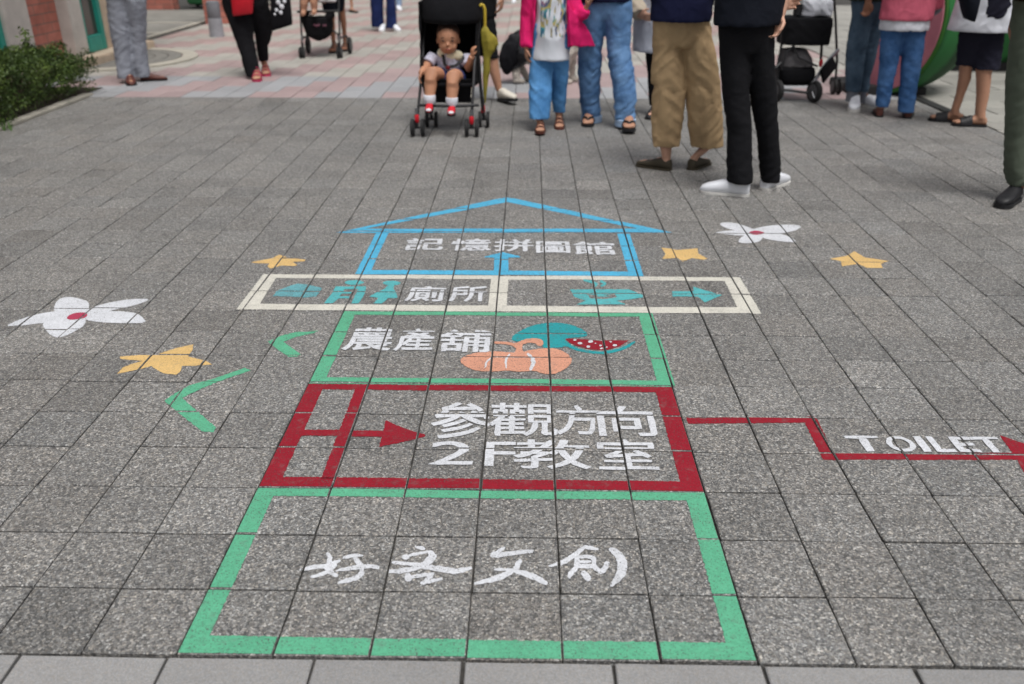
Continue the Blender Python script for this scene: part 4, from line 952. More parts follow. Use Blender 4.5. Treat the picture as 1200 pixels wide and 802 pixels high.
# far pushchair pusher
p = Person('person in dark shorts and black strappy sandals behind the far pushchair', 1.66, (((393.5, 60), (386, 65)), ((406, 58), (402, 62.5))), -12, (391, 2), SK3)
p.rows = ([(2, 377.5, 394), (15, 379, 394)], [(2, 390, 404), (14, 392, 404)])
p.trousers(p.rows, C_NAVYBLK, 'shorts', amp=.008, seed=3)
p.body(bare=([(-8, 379, 393), (14, 381, 392.5), (26, 384, 392.5), (38, 387, 393), (52, 389, 393.5)], [(-8, 391, 404), (14, 396, 404.5), (26, 399, 406), (38, 401, 406), (50, 402, 406)]), toes=True); p.shirt(-8, C_NAVYBLK, 'top')
for f in p.feet: shoe('sandal', f, (L_BLACK, L_BLACK), p.root)
# far walkers
def walker(label, H, feet, face, top, rows, trm, sh, shirtm, skinm=SK2, hem=-30, bare=None, nm='trousers'):
    p = Person(label, H, feet, face, top, skinm); p.trousers(rows, trm, nm, voxel=.016, amp=.008, seed=len(label)); p.body(bare=bare, voxel=.011); p.shirt(hem, shirtm)
    for f in p.feet: shoe(sh[0], f, sh[1:], p.root)
    return p
walker('person in wide navy trousers and white shoes walking on the coloured pavers', 1.62, (((450, 36.5), (446.5, 38.8)), ((461.5, 36.5), (470.5, 39.2))), 20, (450, 2),
       ([(0, 434, 449), (16, 435, 449.2), (32, 435.5, 450)], [(0, 452.5, 463), (18, 452.7, 464.5), (33.5, 452.3, 465.5)]), D_NAVY, ('sneaker', L_WHITE, S_WHITE), C_NAVY, hem=-28)
walker('person in pale jeans and a white shoe stepping behind the wide navy trousers', 1.66, (((461, 13.2), (458, 14.4)), ((466, 12.6), (470.5, 14.6))), 30, (462, -15),
       ([(-20, 456, 464), (0, 456, 463), (8, 456, 463)], [(-20, 461, 471), (0, 463.5, 471), (7.5, 464, 471)]), D_PALE, ('sneaker', L_WHITE, S_WHITE), C_GREY, hem=-55)
walker('distant person with one bare leg and a dark shoe beyond the far pushchair', 1.64, (((400, 14.5), (399, 12.5)), ((410.5, 14.6), (415.5, 15.2))), 60, (404, -15),
       ([(-40, 396, 406), (-18, 396, 405)], [(-40, 403, 413), (-14, 405, 413)]), C_GREY, ('loafer', L_BLACK, L_BLACK), C_GREY, hem=-55, nm='shorts', skinm=SK2,
       bare=([(-20, 397, 404), (-4, 398, 403), (10, 398.5, 402)], [(-20, 406.5, 412.5), (-6, 408.5, 413), (9, 411, 414)]))
walker('distant person in pale trousers walking near the top centre behind the stroller pusher', 1.66, (((580.5, 4.6), (579.5, 6.2)), ((603, 4.0), (601, 5.6))), 0, (591, -20),
       ([(-40, 578, 591), (-15, 577, 587), (-2, 577, 583.5)], [(-40, 590, 603), (-15, 594, 605), (-2.5, 598.5, 605.5)]), D_PALE, ('sneaker', L_WHITE, S_WHITE), C_NAVY, hem=-55)
# person pushing the toddler's stroller
p = Person('person in black shirt and black shorts with off-white shoes pushing the front stroller', 1.64, (((549, 114), (547, 120)), ((586, 118.5), (604, 119, .035))), 8, (556, 20), SK2)
p.trousers(([(20, 540, 566), (66, 541, 566)], [(20, 556, 580), (45, 560, 583), (69, 566, 584)]), C_BLACK, 'shorts', amp=.008, seed=8)
p.body(bare=([(40, 543, 562), (70, 545, 560), (90, 546, 558), (108, 546, 554)], [(50, 566, 582), (70, 570.5, 584), (85, 573.5, 586), (96, 577.5, 587.5), (106, 581, 588.5)]),
       arms={0: dict(wr=at(512, -38, p.Y - .25), d=(0, -.3, -.5)), 1: dict(sh=at(582, -92, p.Y), el=at(592, -42, p.Y), wr=at(588.5, -2, p.Y - .06), d=(-.12, -.12, -1), n=(-1, .2, 0), curl=.5)}, voxel=.006); p.shirt(22, C_BLACK, 'shirt', hemw=.20)
for f in p.feet: shoe('sneaker', f, (mat('offwhite_leather', lin(206, 200, 188), rough=.6, var=.08, bmp=.1), L_BLACK), p.root)

# girl in the pink jacket
p = Person('child in a hot pink jacket over a printed white shirt and wide sky blue jeans', 1.24, (((633.5, 153.5), (632, 160.5, .03)), ((655, 146.5), (655.5, 153))), 0, (646, 66), SK2)
p.trousers(([(64, 622, 650), (90, 620.5, 647), (112, 619.8, 646.5), (139, 620.2, 643)], [(64, 644, 667), (90, 646, 666), (112, 646.5, 663.5), (132, 648.5, 661.5)]), D_SKY, amp=.016, seed=9, voxel=.008, ratio=.8, waist=(.20, .15), drape=True)
jm = at(690, 5, p.Y - .02)
p.body(toes=True, voxel=.005, handk=.78, arms={0: dict(sh=at(622, -18, p.Y + .02), el=at(618, 20, p.Y + .02), wr=at(616.5, 57, p.Y - .04), d=(.05, -.1, -1), n=(1, .2, 0)), 1: dict(sh=at(664, -18, p.Y + .02), el=at(677, 22, p.Y - .02), wr=at(687, 9, p.Y - .05), d=(.5, 0, .8), n=(-.6, .3, .3), curl=.7)})
g = G(); zz = lambda q: at(640, q, p.Y).z
sc_ = (at(660, 40, p.Y - .1).x - at(640, 40, p.Y - .1).x) / 20
X = lambda q: at(q, 40, p.Y - .03).x
def ringpx(y, xl, xr, d): return (Vector(((X(xl) + X(xr)) / 2, p.Y, zz(y))), (X(xr) - X(xl)) / 2, d, Vector((1, 0, 0)), Vector((0, 1, 0)))
g.rings([ringpx(69.5, 622.5, 668.5, .135), ringpx(50, 624.5, 667, .13), ringpx(25, 627, 666, .125), ringpx(0, 628, 665, .12), ringpx(-18, 629, 664, .10), ringpx(-26, 636, 657, .06)], 26)
me = fused(g, .009, 3); folds(me, .008, 4, fx=7, fz=6); 
m_tee, t_, b_ = new_mat('printed_tee'); oc = coords(t_); mp = N(t_, 'ShaderNodeMapping'); mp.inputs['Rotation'].default_value = (0, R(38), 0); mp.inputs['Scale'].default_value = (34, 30, 9); t_.links.new(oc, mp.inputs[0])
n1 = N(t_, 'ShaderNodeTexNoise', Scale=1.0, Detail=3.0); t_.links.new(mp.outputs[0], n1.inputs[0]); n2 = N(t_, 'ShaderNodeTexNoise', Scale=9.0); t_.links.new(oc, n2.inputs[0])
hue = ramp(t_, n2.outputs['Color'], [(.36, lin(40, 60, 110)), (.46, lin(60, 140, 150)), (.52, lin(190, 170, 90)), (.6, lin(60, 90, 130)), (.68, lin(180, 90, 80))])
sxz = N(t_, 'ShaderNodeSeparateXYZ'); t_.links.new(oc, sxz.inputs[0])
zlo = zz(42); mk = N(t_, 'ShaderNodeMath', operation='GREATER_THAN'); t_.links.new(sxz.outputs[2], mk.inputs[0]); mk.inputs[1].default_value = zlo
ax_ = N(t_, 'ShaderNodeMath', operation='ABSOLUTE'); ad_ = N(t_, 'ShaderNodeMath', operation='ADD'); t_.links.new(sxz.outputs[0], ad_.inputs[0]); ad_.inputs[1].default_value = -(X(647.5) - p.pel.x); t_.links.new(ad_.outputs[0], ax_.inputs[0])
lt = N(t_, 'ShaderNodeMath', operation='LESS_THAN'); t_.links.new(ax_.outputs[0], lt.inputs[0]); lt.inputs[1].default_value = .088
ml = N(t_, 'ShaderNodeMath', operation='MULTIPLY'); t_.links.new(mk.outputs[0], ml.inputs[0]); t_.links.new(lt.outputs[0], ml.inputs[1])
st = ramp(t_, n1.outputs[0], [(.50, 0), (.56, 1)]); ink = mixc(t_, st, lin(212, 216, 224), hue); fin = mixc(t_, ml.outputs[0], lin(212, 216, 224), ink); t_.links.new(fin, b_.inputs['Base Color']); b_.inputs['Roughness'].default_value = .9
part('shirt', me, m_tee, p.root, sharp=0)
g = G()
for i, (sh, el, wr) in enumerate(p.arm):
    tp = wr + (el - wr) * (.06 if i == 0 else .12)
    g.tube([sh, (sh + el) / 2, el, (el + tp) / 2, tp], [.058, .054, .050, .048, .043] if i == 0 else [.06, .062, .066, .055, .044], 16)
def shell(a0, a1, zr, th=.012):
    n = 20; V = []
    for y_, xl, xr, d in zr:
        c, rx, ry, _, _ = ringpx(y_, xl, xr, d)
        for off in (0, th):
            for k in range(n + 1):
                a = a0 + (a1 - a0) * k / n; V.append(c + Vector((math.sin(a) * (rx + off), -math.cos(a) * (ry + off), 0)))
    F_ = []; m_ = n + 1
    for r in range(len(zr) - 1):
        b = r * 2 * m_
        for k in range(n):
            F_.append((b + k, b + k + 1, b + 2 * m_ + k + 1, b + 2 * m_ + k)); F_.append((b + m_ + k, b + 3 * m_ + k, b + 3 * m_ + k + 1, b + m_ + k + 1))
        F_.append((b, b + 2 * m_, b + 3 * m_, b + m_)); F_.append((b + n, b + m_ + n, b + 3 * m_ + n, b + 2 * m_ + n))
    for b in (0, (len(zr) - 1) * 2 * m_):
        for k in range(n): F_.append((b + k, b + m_ + k, b + m_ + k + 1, b + k + 1))
    g.add(V, F_)
shell(R(52), R(360 - 62), [(55, 622, 669, .15), (40, 623, 668.5, .145), (20, 625, 668, .14), (0, 626, 667, .135), (-18, 627, 666, .115)], .016)
fl_ = [at(666, 5, p.Y - .13), at(676, 18, p.Y - .08), at(690, 36, p.Y + .02), at(698, 55, p.Y + .06), at(684, 55.5, p.Y - .04), at(668, 55, p.Y - .13), at(666.5, 30, p.Y - .14)]
g.add([q + Vector((0, o_, 0)) for o_ in (0, .022) for q in fl_], [tuple(range(7)), tuple(range(7, 14))[::-1]] + [(i, (i + 1) % 7, 7 + (i + 1) % 7, 7 + i) for i in range(7)])
me = fused(g, .008, 3); folds(me, .009, 12, fx=7, fz=7); part('jacket', me, C_PINK, p.root, sharp=0)
for f in p.feet: shoe('sandal', f, (L_BROWN, L_BROWN), p.root)
# man in jeans
p = Person('person in faded blue jeans with rolled cuffs and flip-flops holding the hand of a child', 1.72, (((690, 142), (688.5, 149.5)), ((736, 149.5), (737.5, 156.5, .03))), 0, (707, 25), SK2)
p.trousers(([(10, 678, 712), (40, 678, 708), (60, 677.5, 705), (90, 678, 704), (112, 680, 703.5), (137, 682.5, 704)], [(10, 705, 741), (35, 709.5, 740), (57, 711.5, 738.5), (85, 714.5, 743), (112, 718, 746), (140, 721.5, 743.5)]), D_BLUE, amp=.016, seed=10, voxel=.010, zones=[(.45, .12, .6), (.12, .1, .9)])
hc_ = at(692, -1, p.Y - .12)
p.body(toes=True, voxel=.006, arms={0: dict(el=at(684, -70, p.Y), wr=at(696, -22, p.Y - .12), d=(-.12, 0, -1), n=(.5, -.5, .1), curl=.75)}); p.shirt(4, C_NAVY, 'shirt')
for i in (0, 1):
    c, r = p.row(i, *([(138.5, 682.5, 704), (143, 722, 743.5)][i])); g = G(); g.rings([(c + Z * z, r + e, r + e, Vector((1, 0, 0)), Vector((0, 1, 0))) for z, e in ((-.03, .004), (-.025, .010), (.02, .010), (.025, .003))], 24)
    me = g.mesh(); part('rolled_cuff', me, D_PALE, p.root)
for f in p.feet: shoe('thong', f, (L_BLACK, L_BLACK), p.root)
# person half hidden behind the khaki trousers
p = Person('person in long pale grey shirt and beige sleeve mostly hidden behind khaki trousers', 1.62, (((768, 134.5), (761, 140)), ((786, 134), (784, 140))), -25, (766, 30), SK)
p.trousers(([(20, 752, 768), (60, 756, 771), (90, 759, 772), (124, 760.5, 771)], [(20, 766, 786), (60, 774, 789), (90, 778, 791), (124, 780, 790)]), C_BLACK, 'leggings', amp=.006, seed=11)
p.body(arms={0: dict(sh=at(755, -62, p.Y), el=at(745, -2, p.Y), wr=at(749.5, 18, p.Y - .12), d=(.6, -.5, -.1))}); p.shirt(62, cloth('pale_grey_cotton', (184, 188, 200)), 'shirt', w_=(.17, .13), hemw=.165, sleeve=.05)
g = G(); sh, el, wr = p.arm[0]; g.tube([sh, (sh + el) / 2, el, wr], [.058, .062, .07, .06], 16); me = fused(g, .01, 3); folds(me, .008, 5); part('sleeve', me, cloth('beige_cotton', (176, 164, 148)), p.root, sharp=0)
for f in p.feet: shoe('shoe', f, (L_BLACK, L_BLACK), p.root)
# woman in khaki culottes
p = Person('person seen from behind in wide khaki culottes, navy top and olive flat shoes', 1.62, (((785, 200), (753, 195)), ((809, 199.5), (824, 193.5))), 180, (797, 30), SK)
p.trousers(([(27, 763.5, 802), (62, 763.5, 800), (100, 764, 803), (140, 764.5, 800), (171, 764.5, 796)], [(27, 796, 832), (62, 800.5, 838), (95, 804, 843), (140, 806, 847), (172, 809, 847.5)]), C_KHAKI, 'culottes', amp=.020, seed=13, voxel=.009, ratio=.75, waist=(.185, .13), drape=True)
p.body(voxel=.006); p.shirt(27, C_NAVY, 'top', hemw=.185)
for f in p.feet: shoe('shoe', f, (L_OLIVE, L_OLIVE), p.root)
# man in black with white shoes
p = Person('person in slim black trousers and plain white shoes with one hand at the side', 1.72, (((876, 229.5), (822, 225)), ((895, 223), (920, 213))), 200, (876, 30), SK)
p.trousers(([(32, 842, 880), (62, 843, 878), (110, 847, 878), (156, 852.5, 881), (190, 851.5, 881.5), (214, 852.5, 882.5)], [(32, 872, 908), (62, 877, 907), (110, 879, 910), (156, 886.5, 912), (190, 890, 914.5), (213, 891.5, 913.5)]), C_BLACK, amp=.010, seed=14, voxel=.010, zones=[(.1, .1, .9), (.45, .1, .4)])
p.body(voxel=.005, arms={1: dict(sh=at(916, -118, p.Y + .02), el=at(925, -40, p.Y + .05), wr=at(914.5, 18, p.Y - .02), d=(-.22, -.12, -.95), n=(-.75, -.5, .2), curl=.62, side=-1), 0: dict(sh=at(848, -118, p.Y), el=at(888, -20, p.Y + .17), wr=at(908, 6, p.Y + .15), d=(.7, .1, .1), n=(0, -1, 0))}); p.shirt(31, C_NAVYBLK, 'shirt', hemw=.185, sleeve=.42)
for f in p.feet: shoe('clog', f, (L_WHITE, S_WHITE), p.root)
# right-hand group
p = Person('person in slate grey tapered jeans and white trainers with a hand hanging down', 1.68, (((1000.5, 126), (1000, 133)), ((1012, 124.5), (1024, 127.5))), 15, (1018, 5), SK3)
p.trousers(([(4, 998, 1025), (20, 998.5, 1022), (40, 994.5, 1018), (60, 992, 1013), (90, 990.8, 1010), (107, 991, 1007.5)], [(4, 1013, 1034), (30, 1018, 1034), (60, 1012, 1028), (90, 1008, 1020), (108, 1007, 1017.5)]), D_GREY, amp=.011, seed=15, voxel=.010, zones=[(.1, .1, .8), (.45, .12, .5)])
p.body(voxel=.006, arms={1: dict(sh=at(1026, -80, p.Y), el=at(1022, -35, p.Y - .05), wr=at(1017.5, 2, p.Y - .17), d=(.0, -.1, -1), n=(-.6, -.5, 0), curl=.75)}); p.shirt(2, cloth('dark_olive_cotton', (46, 52, 46)), 'shirt', hemw=.17)
g = G()
for i, q in ((0, (110, 991.5, 1006)), (1, (112, 1007.5, 1016.5))):
    c, r = p.row(i, *q); g.rings([(c + Z * z, r * .9, r * .9, Vector((1, 0, 0)), Vector((0, 1, 0))) for z in (-.06, .04)], 18)
part('socks', g.mesh(), C_GREY, p.root)
for f in p.feet: shoe('sneaker', f, (L_WHITE, S_WHITE), p.root)
p = Person('person seen from behind in a rose top over a white shirt hem and blue jeans', 1.62, (((1030, 137.5), (1028, 131.5)), ((1063, 139), (1064, 133))), 180, (1060, 30), SK2)
p.trousers(([(34, 1033, 1059), (60, 1031.8, 1055), (90, 1029.5, 1048), (125, 1026.5, 1041.5)], [(34, 1057, 1084.5), (60, 1057.5, 1081), (90, 1056, 1076), (131, 1052.5, 1070)]), D_MID, amp=.010, seed=16, voxel=.010, waist=(.19, .14))
p.body(arms={1: dict(el=at(1095, 10, p.Y + .05), wr=at(1088, -25, p.Y + .2), d=(-.3, .5, .6))}); p.shirt(36, C_WHITE, 'shirt', w_=(.18, .14), hemw=.192, hemd=.15, sleeve=.05); p.shirt(24, C_ROSE, 'top', w_=(.195, .15), hemw=.205, hemd=.16, sleeve=.5)
g = G(); sh, el, wr = p.arm[1]; g.tube([sh + (el - sh) * .5, el, wr], [.058, .06, .05], 14); part('sleeve', fused(g, .01, 2), C_GREY, p.root, sharp=0)
for f in p.feet: shoe('shoe', f, (L_BROWN, L_BLACK), p.root)
p = Person('person in white shirt and dark knee-length shorts standing in black slide sandals', 1.68, (((1126.5, 144.5), (1094, 141.5)), ((1154, 149), (1120, 147.5))), 255, (1152, 30), SK2)
p.trousers(([(32, 1126, 1166), (50, 1124, 1158), (77, 1121, 1144)], [(32, 1140, 1177), (55, 1142, 1174), (81, 1141.5, 1170)]), cloth('charcoal_cotton', (34, 34, 46)), 'shorts', amp=.014, seed=17, voxel=.010, ratio=.85, waist=(.16, .2))
p.body(bare=([(50, 1127, 1147), (80, 1124.5, 1138.5), (92, 1123.5, 1137.5), (110, 1120.5, 1130.5), (128, 1115, 1124), (136, 1114, 1123.5)], [(55, 1146, 1168), (84, 1144, 1161.5), (95, 1144.5, 1160.5), (112, 1144.5, 1158.5), (130, 1143, 1154.5), (139, 1143, 1154.5)]), toes=True, voxel=.006,
       arms={1: dict(el=at(1184, 8, p.Y), wr=at(1160, -24, p.Y - .1), d=(-.7, -.3, .5))}); p.shirt(37, C_WHITE, 'shirt', w_=(.17, .2), hemw=.185, hemd=.24, sleeve=.9)
for f in p.feet: shoe('slide', f, (L_BLACK, L_BLACK), p.root)
y = p.Y - .24
handbag('navy black rucksack hanging low beside the white shirt', 'rucksack', y, [(1122, -20), (1150, -22)], [(1130, 21), (1141, 26)], .16, C_NAVYBLK, [at(1128, -18, y), at(1134, -60, y + .05), at(1146, -62, y + .05), at(1147, -20, y)])
p = Person('person in olive trousers and a black trainer cut off by the right edge', 1.70, (((1190, 235), (1173, 244)), ((1242, 232), (1240, 246))), -25, (1212, 30), SK3)
p.trousers(([(22, 1186, 1222), (62, 1184, 1220), (100, 1180, 1216), (150, 1179, 1209), (195, 1178, 1204), (217, 1181, 1205)], [(22, 1212, 1248), (62, 1216, 1250), (100, 1218, 1250), (150, 1224, 1252), (216, 1228, 1252)]), C_OLIVE, amp=.013, seed=18, voxel=.010, zones=[(.12, .1, .9)])
p.body(voxel=.006); p.shirt(-4, cloth('orange_cotton', (176, 104, 52)), 'shirt', hemw=.19)
for f in p.feet: shoe('sneaker', f, (L_BLACK, L_BLACK), p.root)

# ------------------------------------------------------------------ pushchairs
def wheel(c, r, w_, root, name='wheel', ax=Vector((1, 0, 0))):
    c = Vector(c); rs = []; u = Z; v = ax.cross(Z).normalized()
    for a, q in ((-.5, .82), (-.46, .92), (-.25, 1.0), (.25, 1.0), (.46, .92), (.5, .82)): rs.append((c + ax * a * w_, r * q, r * q, u, v))
    g = G(); g.rings(rs, 24); t = part(name, g.mesh(), m_dark, root)
    g = G(); g.rings([(c - ax * w_ * .56, r * .5, r * .5, u, v), (c - ax * w_ * .53, r * .66, r * .66, u, v), (c + ax * w_ * .53, r * .66, r * .66, u, v), (c + ax * w_ * .56, r * .5, r * .5, u, v)], 18); part('hub', g.mesh(), M_GRIM, t)
    return t
def sheet(g, P, th=.012, nrm=None):
    n = len(P); nrm = nrm or (P[1] - P[0]).cross(P[2] - P[0]).normalized(); g.add(list(P) + [q - nrm * th for q in P], [tuple(range(n)), tuple(range(n, 2 * n))[::-1]] + [(i, (i + 1) % n, n + (i + 1) % n, n + i) for i in range(n)])
Yf = gnd(520, 161).y + .03
t = thing('stroller', (at(524, 161, Yf).x, Yf + .25, 0), 'black umbrella-fold stroller with red wheel joints carrying a toddler', 'stroller')
for px in (482.8, 494.8, 546.6, 558.6):
    c = gnd(px, 162); c = Vector((c.x, Yf, .062)); wheel(c, .062, .026, t)
Yr = gnd(520, 148).y - .03
for px in (500.5, 511, 562.5, 571.5):
    c = at(px, 140, Yr); c.z = .058; wheel(Vector((c.x, Yr, .058)), .058, .024, t)
def fr(pts, r, m=M_FRAME, name='frame_tube'):
    g = G(); g.tube(pts, r, 10); return part(name, g.mesh(), m, t)
J1, J2 = at(488.6, 146, Yf), at(552.6, 146, Yf)
fr([J1 + Z * .02, at(494, 90, Yf + .13), at(497.5, 30, Yf + .46), at(502, -28, Yf + .78), at(501, -38, Yf + .9)], .0105)
fr([J2 + Z * .02, at(556, 76, Yf + .16), at(561.5, 31, Yf + .46), at(564, -28, Yf + .78), at(565, -38, Yf + .9)], .0105)
fr([Vector((at(506, 140, Yr).x, Yr, .075)), at(495.5, 98, Yf + .2), at(494.5, 66, Yf + .16)], .010); fr([Vector((at(567, 140, Yr).x, Yr, .075)), at(563, 100, Yf + .3), at(559.5, 45, Yf + .3)], .0125)
fr([at(491, 123.5, Yf + .05), at(526, 124.5, Yf - .01), at(561, 123.5, Yf + .05)], .0105, name='footrest')
for px, yy, y_ in ((488.6, 139, Yf), (552.6, 141, Yf), (566, 128, Yr)):
    c = at(px, yy, y_); g = G(); g.tube([c - Z * .03, c - Z * .02, c + Z * .022, c + Z * .03], [.012, .017, .016, .011], 14); part('joint', g.mesh(), M_RED, t)
    c2 = c + Z * .052; g = G(); g.tube([c2 - Z * .02, c2 + Z * .02], .0125, 12); part('collar', g.mesh(), Mmet, t)
for x_ in (488.7, 552.6):
    c = at(x_, 152, Yf); c.y = Yf; g = G(); g.tube([Vector((c.x, Yf, .115)), Vector((c.x, Yf, .055))], [.014, .012], 10); g.tube([Vector((c.x - .03, Yf, .062)), Vector((c.x + .03, Yf, .062))], .008, 8); part('fork', g.mesh(), M_FRAME, t)
for x_ in (505.8, 567):
    c = at(x_, 140, Yr); g = G(); g.tube([Vector((c.x - .03, Yr, .058)), Vector((c.x + .03, Yr, .058))], .008, 8); g.tube([Vector((c.x, Yr, .09)), Vector((c.x, Yr, .055))], .012, 10); part('axle', g.mesh(), M_FRAME, t)
g = G(); sl, sr = at(501, 90, Yf + .1), at(556, 90, Yf + .1); zs_ = sl.z - .045
bl, br_ = at(499, 60, Yf + .36).x, at(558, 60, Yf + .36).x
zt = at(530, 0, Yf + .52).z
sheet(g, [Vector((sl.x, Yf + .10, zs_)), Vector((sr.x, Yf + .10, zs_)), Vector((br_, Yf + .42, zs_ - .03)), Vector((bl, Yf + .42, zs_ - .03))], .03, Z)
sheet(g, [Vector((bl, Yf + .40, zs_ - .05)), Vector((br_, Yf + .40, zs_ - .05)), Vector((br_ + .02, Yf + .56, zt)), Vector((bl - .02, Yf + .56, zt))], .03, Vector((0, -1, .25)).normalized())
for sx2, xo in ((bl, -.012), (br_, .012)):
    P4 = [Vector((sx2 + xo, Yf + .14, zs_ + .0)), Vector((sx2 + xo, Yf + .42, zs_ - .05)), Vector((sx2 + xo * 2, Yf + .56, zt)), Vector((sx2 + xo * 2, Yf + .30, zt)), Vector((sx2 + xo, Yf + .22, zs_ + .2))]
    sheet(g, P4, .014, Vector((1, 0, 0)))
me = fused(g, .009, 3); folds(me, .005, 3); part('seat', me, M_STROLL, t, sharp=0)
g = G(); A, B = at(507, 92, Yf + .12), at(553, 92, Yf + .12); Cq, D = at(552, 120, Yf + .17), at(508, 120, Yf + .17)
sheet(g, [A, B, Cq, D], .014); me = fused(g, .008, 2); part('leg_panel', me, M_STROLL, t, sharp=0)
cc_ = at(529.5, 22, Yf + .38); g = G(); n = 22
top_ = .36; rs = []
hw = (at(566, 20, Yf + .3).x - at(494, 20, Yf + .3).x) / 2
for k in range(15):
    a = R(-4 + 100 * k / 14)             # ribs fan from the front bow back over the top
    c0 = Vector((cc_.x, Yf + .52 - math.cos(a) * .36, cc_.z + math.sin(a) * .30)); rs.append((c0, a))
V = []; m_ = 18
for lay_ in (0, 1):
    for c0, a in rs:
        for k in range(m_ + 1):
            q = math.pi * k / m_; xx = -math.cos(q) * (hw - lay_ * .012); up_ = math.sin(q) ** .55
            pv = Vector((cc_.x, Yf + .52, cc_.z)); d_ = c0 - pv; V.append(pv + Vector((xx, 0, 0)) + d_ * (.10 + .90 * up_) * (1 - .04 * lay_))
F_ = []; W = m_ + 1; nr = len(rs); O2 = W * nr
for r in range(nr - 1):
    for k in range(m_): F_ += [(r * W + k, r * W + k + 1, (r + 1) * W + k + 1, (r + 1) * W + k), (O2 + r * W + k, O2 + (r + 1) * W + k, O2 + (r + 1) * W + k + 1, O2 + r * W + k + 1)]
for k in range(m_): F_ += [(k, O2 + k, O2 + k + 1, k + 1), ((nr - 1) * W + k, (nr - 1) * W + k + 1, O2 + (nr - 1) * W + k + 1, O2 + (nr - 1) * W + k)]
for r in range(nr - 1): F_ += [(r * W, (r + 1) * W, O2 + (r + 1) * W, O2 + r * W), (r * W + m_, O2 + r * W + m_, O2 + (r + 1) * W + m_, (r + 1) * W + m_)]
g.add(V, F_); me = g.mesh(); folds(me, .006, 8, fx=4, fz=6); part('canopy', me, M_STROLL, t, sharp=0)
g = G()
for x_ in (502, 564.5):
    c = at(x_, -38, Yf + .9); g.tube([c, c + Vector((0, .05, .10))], .017, 10)
part('handle', g.mesh(), M_GRIM, t)
# toddler
Yt = Yf + .27
t = thing('person', at(527, 92, Yt), 'toddler with short dark hair, pale shirt and red shoes sitting in the stroller', 'person')
g = G(); X_, Y_ = Vector((1, 0, 0)), Vector((0, 1, 0))
tor = at(526, 88, Yt + .04)
def tp(px, py, dy=0): return at(px, py, Yt + dy)
g.rings([(tp(526, 96, .08), .085, .08, X_, Y_), (tp(526, 86, .06), .09, .082, X_, Y_), (tp(526.5, 75, .05), .085, .075, X_, Y_), (tp(526.5, 66, .05), .088, .07, X_, Y_), (tp(526, 61, .05), .075, .06, X_, Y_), (tp(525.5, 57, .04), .038, .04, X_, Y_), (tp(525.5, 52, .03), .04, .042, X_, Y_)], 20)
hc = tp(525, 45, -.01)
g.ball(hc + Z * .015, (.080, .088, .092), 22, 16); g.ball(hc + Vector((0, -.018, -.045)), (.066, .064, .060), 18, 12)
g.ball(hc + Vector((-.030, -.046, -.052)), (.027, .024, .026), 12, 8); g.ball(hc + Vector((.034, -.046, -.052)), (.027, .024, .026), 12, 8)
g.tube([hc + Vector((.004, -.076, -.010)), hc + Vector((.005, -.088, -.036)), hc + Vector((.005, -.076, -.044))], [.006, .0115, .009], 10)
g.tube([hc + Vector((-.012, -.074, -.066)), hc + Vector((.005, -.080, -.067)), hc + Vector((.022, -.074, -.066))], [.006, .008, .006], 8)
for sd_ in (-1, 1): g.ball(hc + Vector((sd_ * .078, .010, -.018)), (.008, .014, .022), 10, 8)
# legs and arms
for hip, kn, an_, w_ in (((517, 91), (505, 87), (503.5, 116), (.06, .054, .034)), ((536, 92), (530.5, 91), (529.5, 119), (.06, .054, .034))):
    h_, k_, a2 = tp(*hip, .03), at(*kn, Yf + .055), at(*an_, Yf + .02)
    g.tube([h_, (h_ + k_) / 2 + Z * .008, k_, (k_ * .80 + a2 * .20), (k_ * .55 + a2 * .45) + Vector((0, .016, 0)), a2, a2 - Z * .03], [.064, .058, .050, .042, .046, .034, .031], 16)
    tt = Vector(((-.008 if kn[0] < 510 else .0), -1, -.15)).normalized(); g.tube([a2 - Z * .035 + tt * -.015, a2 - Z * .045 + tt * .04, a2 - Z * .05 + tt * .085], [.022, .022, .016], 12, flat=.8)
ha = (tp(508, 66, .03), tp(500, 78, -.03), at(493.5, 86, Yf + .10)); hb_ = (tp(545, 66, .03), tp(549.5, 80, -.02), at(553, 66, Yf + .20))
g.tube([ha[0], (ha[0] + ha[1]) / 2, ha[1], (ha[1] + ha[2]) / 2, ha[2]], [.036, .035, .032, .029, .022], 12); g.tube([hb_[0], (hb_[0] + hb_[1]) / 2, hb_[1], (hb_[1] + hb_[2]) / 2, hb_[2]], [.036, .035, .032, .029, .022], 12)
hand(g, ha[2], (-.25, -.45, -.75), (.6, -.2, -.3), .55, .5, 1); hand(g, hb_[2], (.12, -.1, 1), (.8, .5, 0), .55, .5, -1)
part('body', fused(g, .0042, 3, .4), SKB, t, sharp=0)
g = G(); g.ball(hc + Vector((0, .013, .041)), (.084, .090, .074), 20, 14)
part('hair', g.mesh(), mat('toddler_hair', lin(62, 46, 38), rough=.6, var=.25, scale=60, bmp=.4, bscale=500), t)
me_ = mat('dark_eye', (.012, .009, .008), rough=.5, var=0, bmp=0); br_m = mat('eyebrow_hair', (.03, .02, .016), rough=.8); lip = mat('lip_skin', lin(150, 84, 74), rough=.5, var=.1)
for ex in (-.027, .035):
    g = G(); c = hc + Vector((ex, -.0745, -.010)); g.ball(c, (.0115, .0075, .0055), 12, 8); part('eye', g.mesh(), me_, t)
    g = G(); g.tube([c + Vector((-.017, -.002, .019)), c + Vector((0, -.006, .023)), c + Vector((.017, -.002, .019))], [.002, .0036, .002], 6); part('eyebrow', g.mesh(), br_m, t)
g = G(); g.tube([hc + Vector((-.012, -.079, -.067)), hc + Vector((.005, -.0865, -.068)), hc + Vector((.022, -.079, -.067))], [.003, .0058, .003], 8); part('lips', g.mesh(), lip, t)
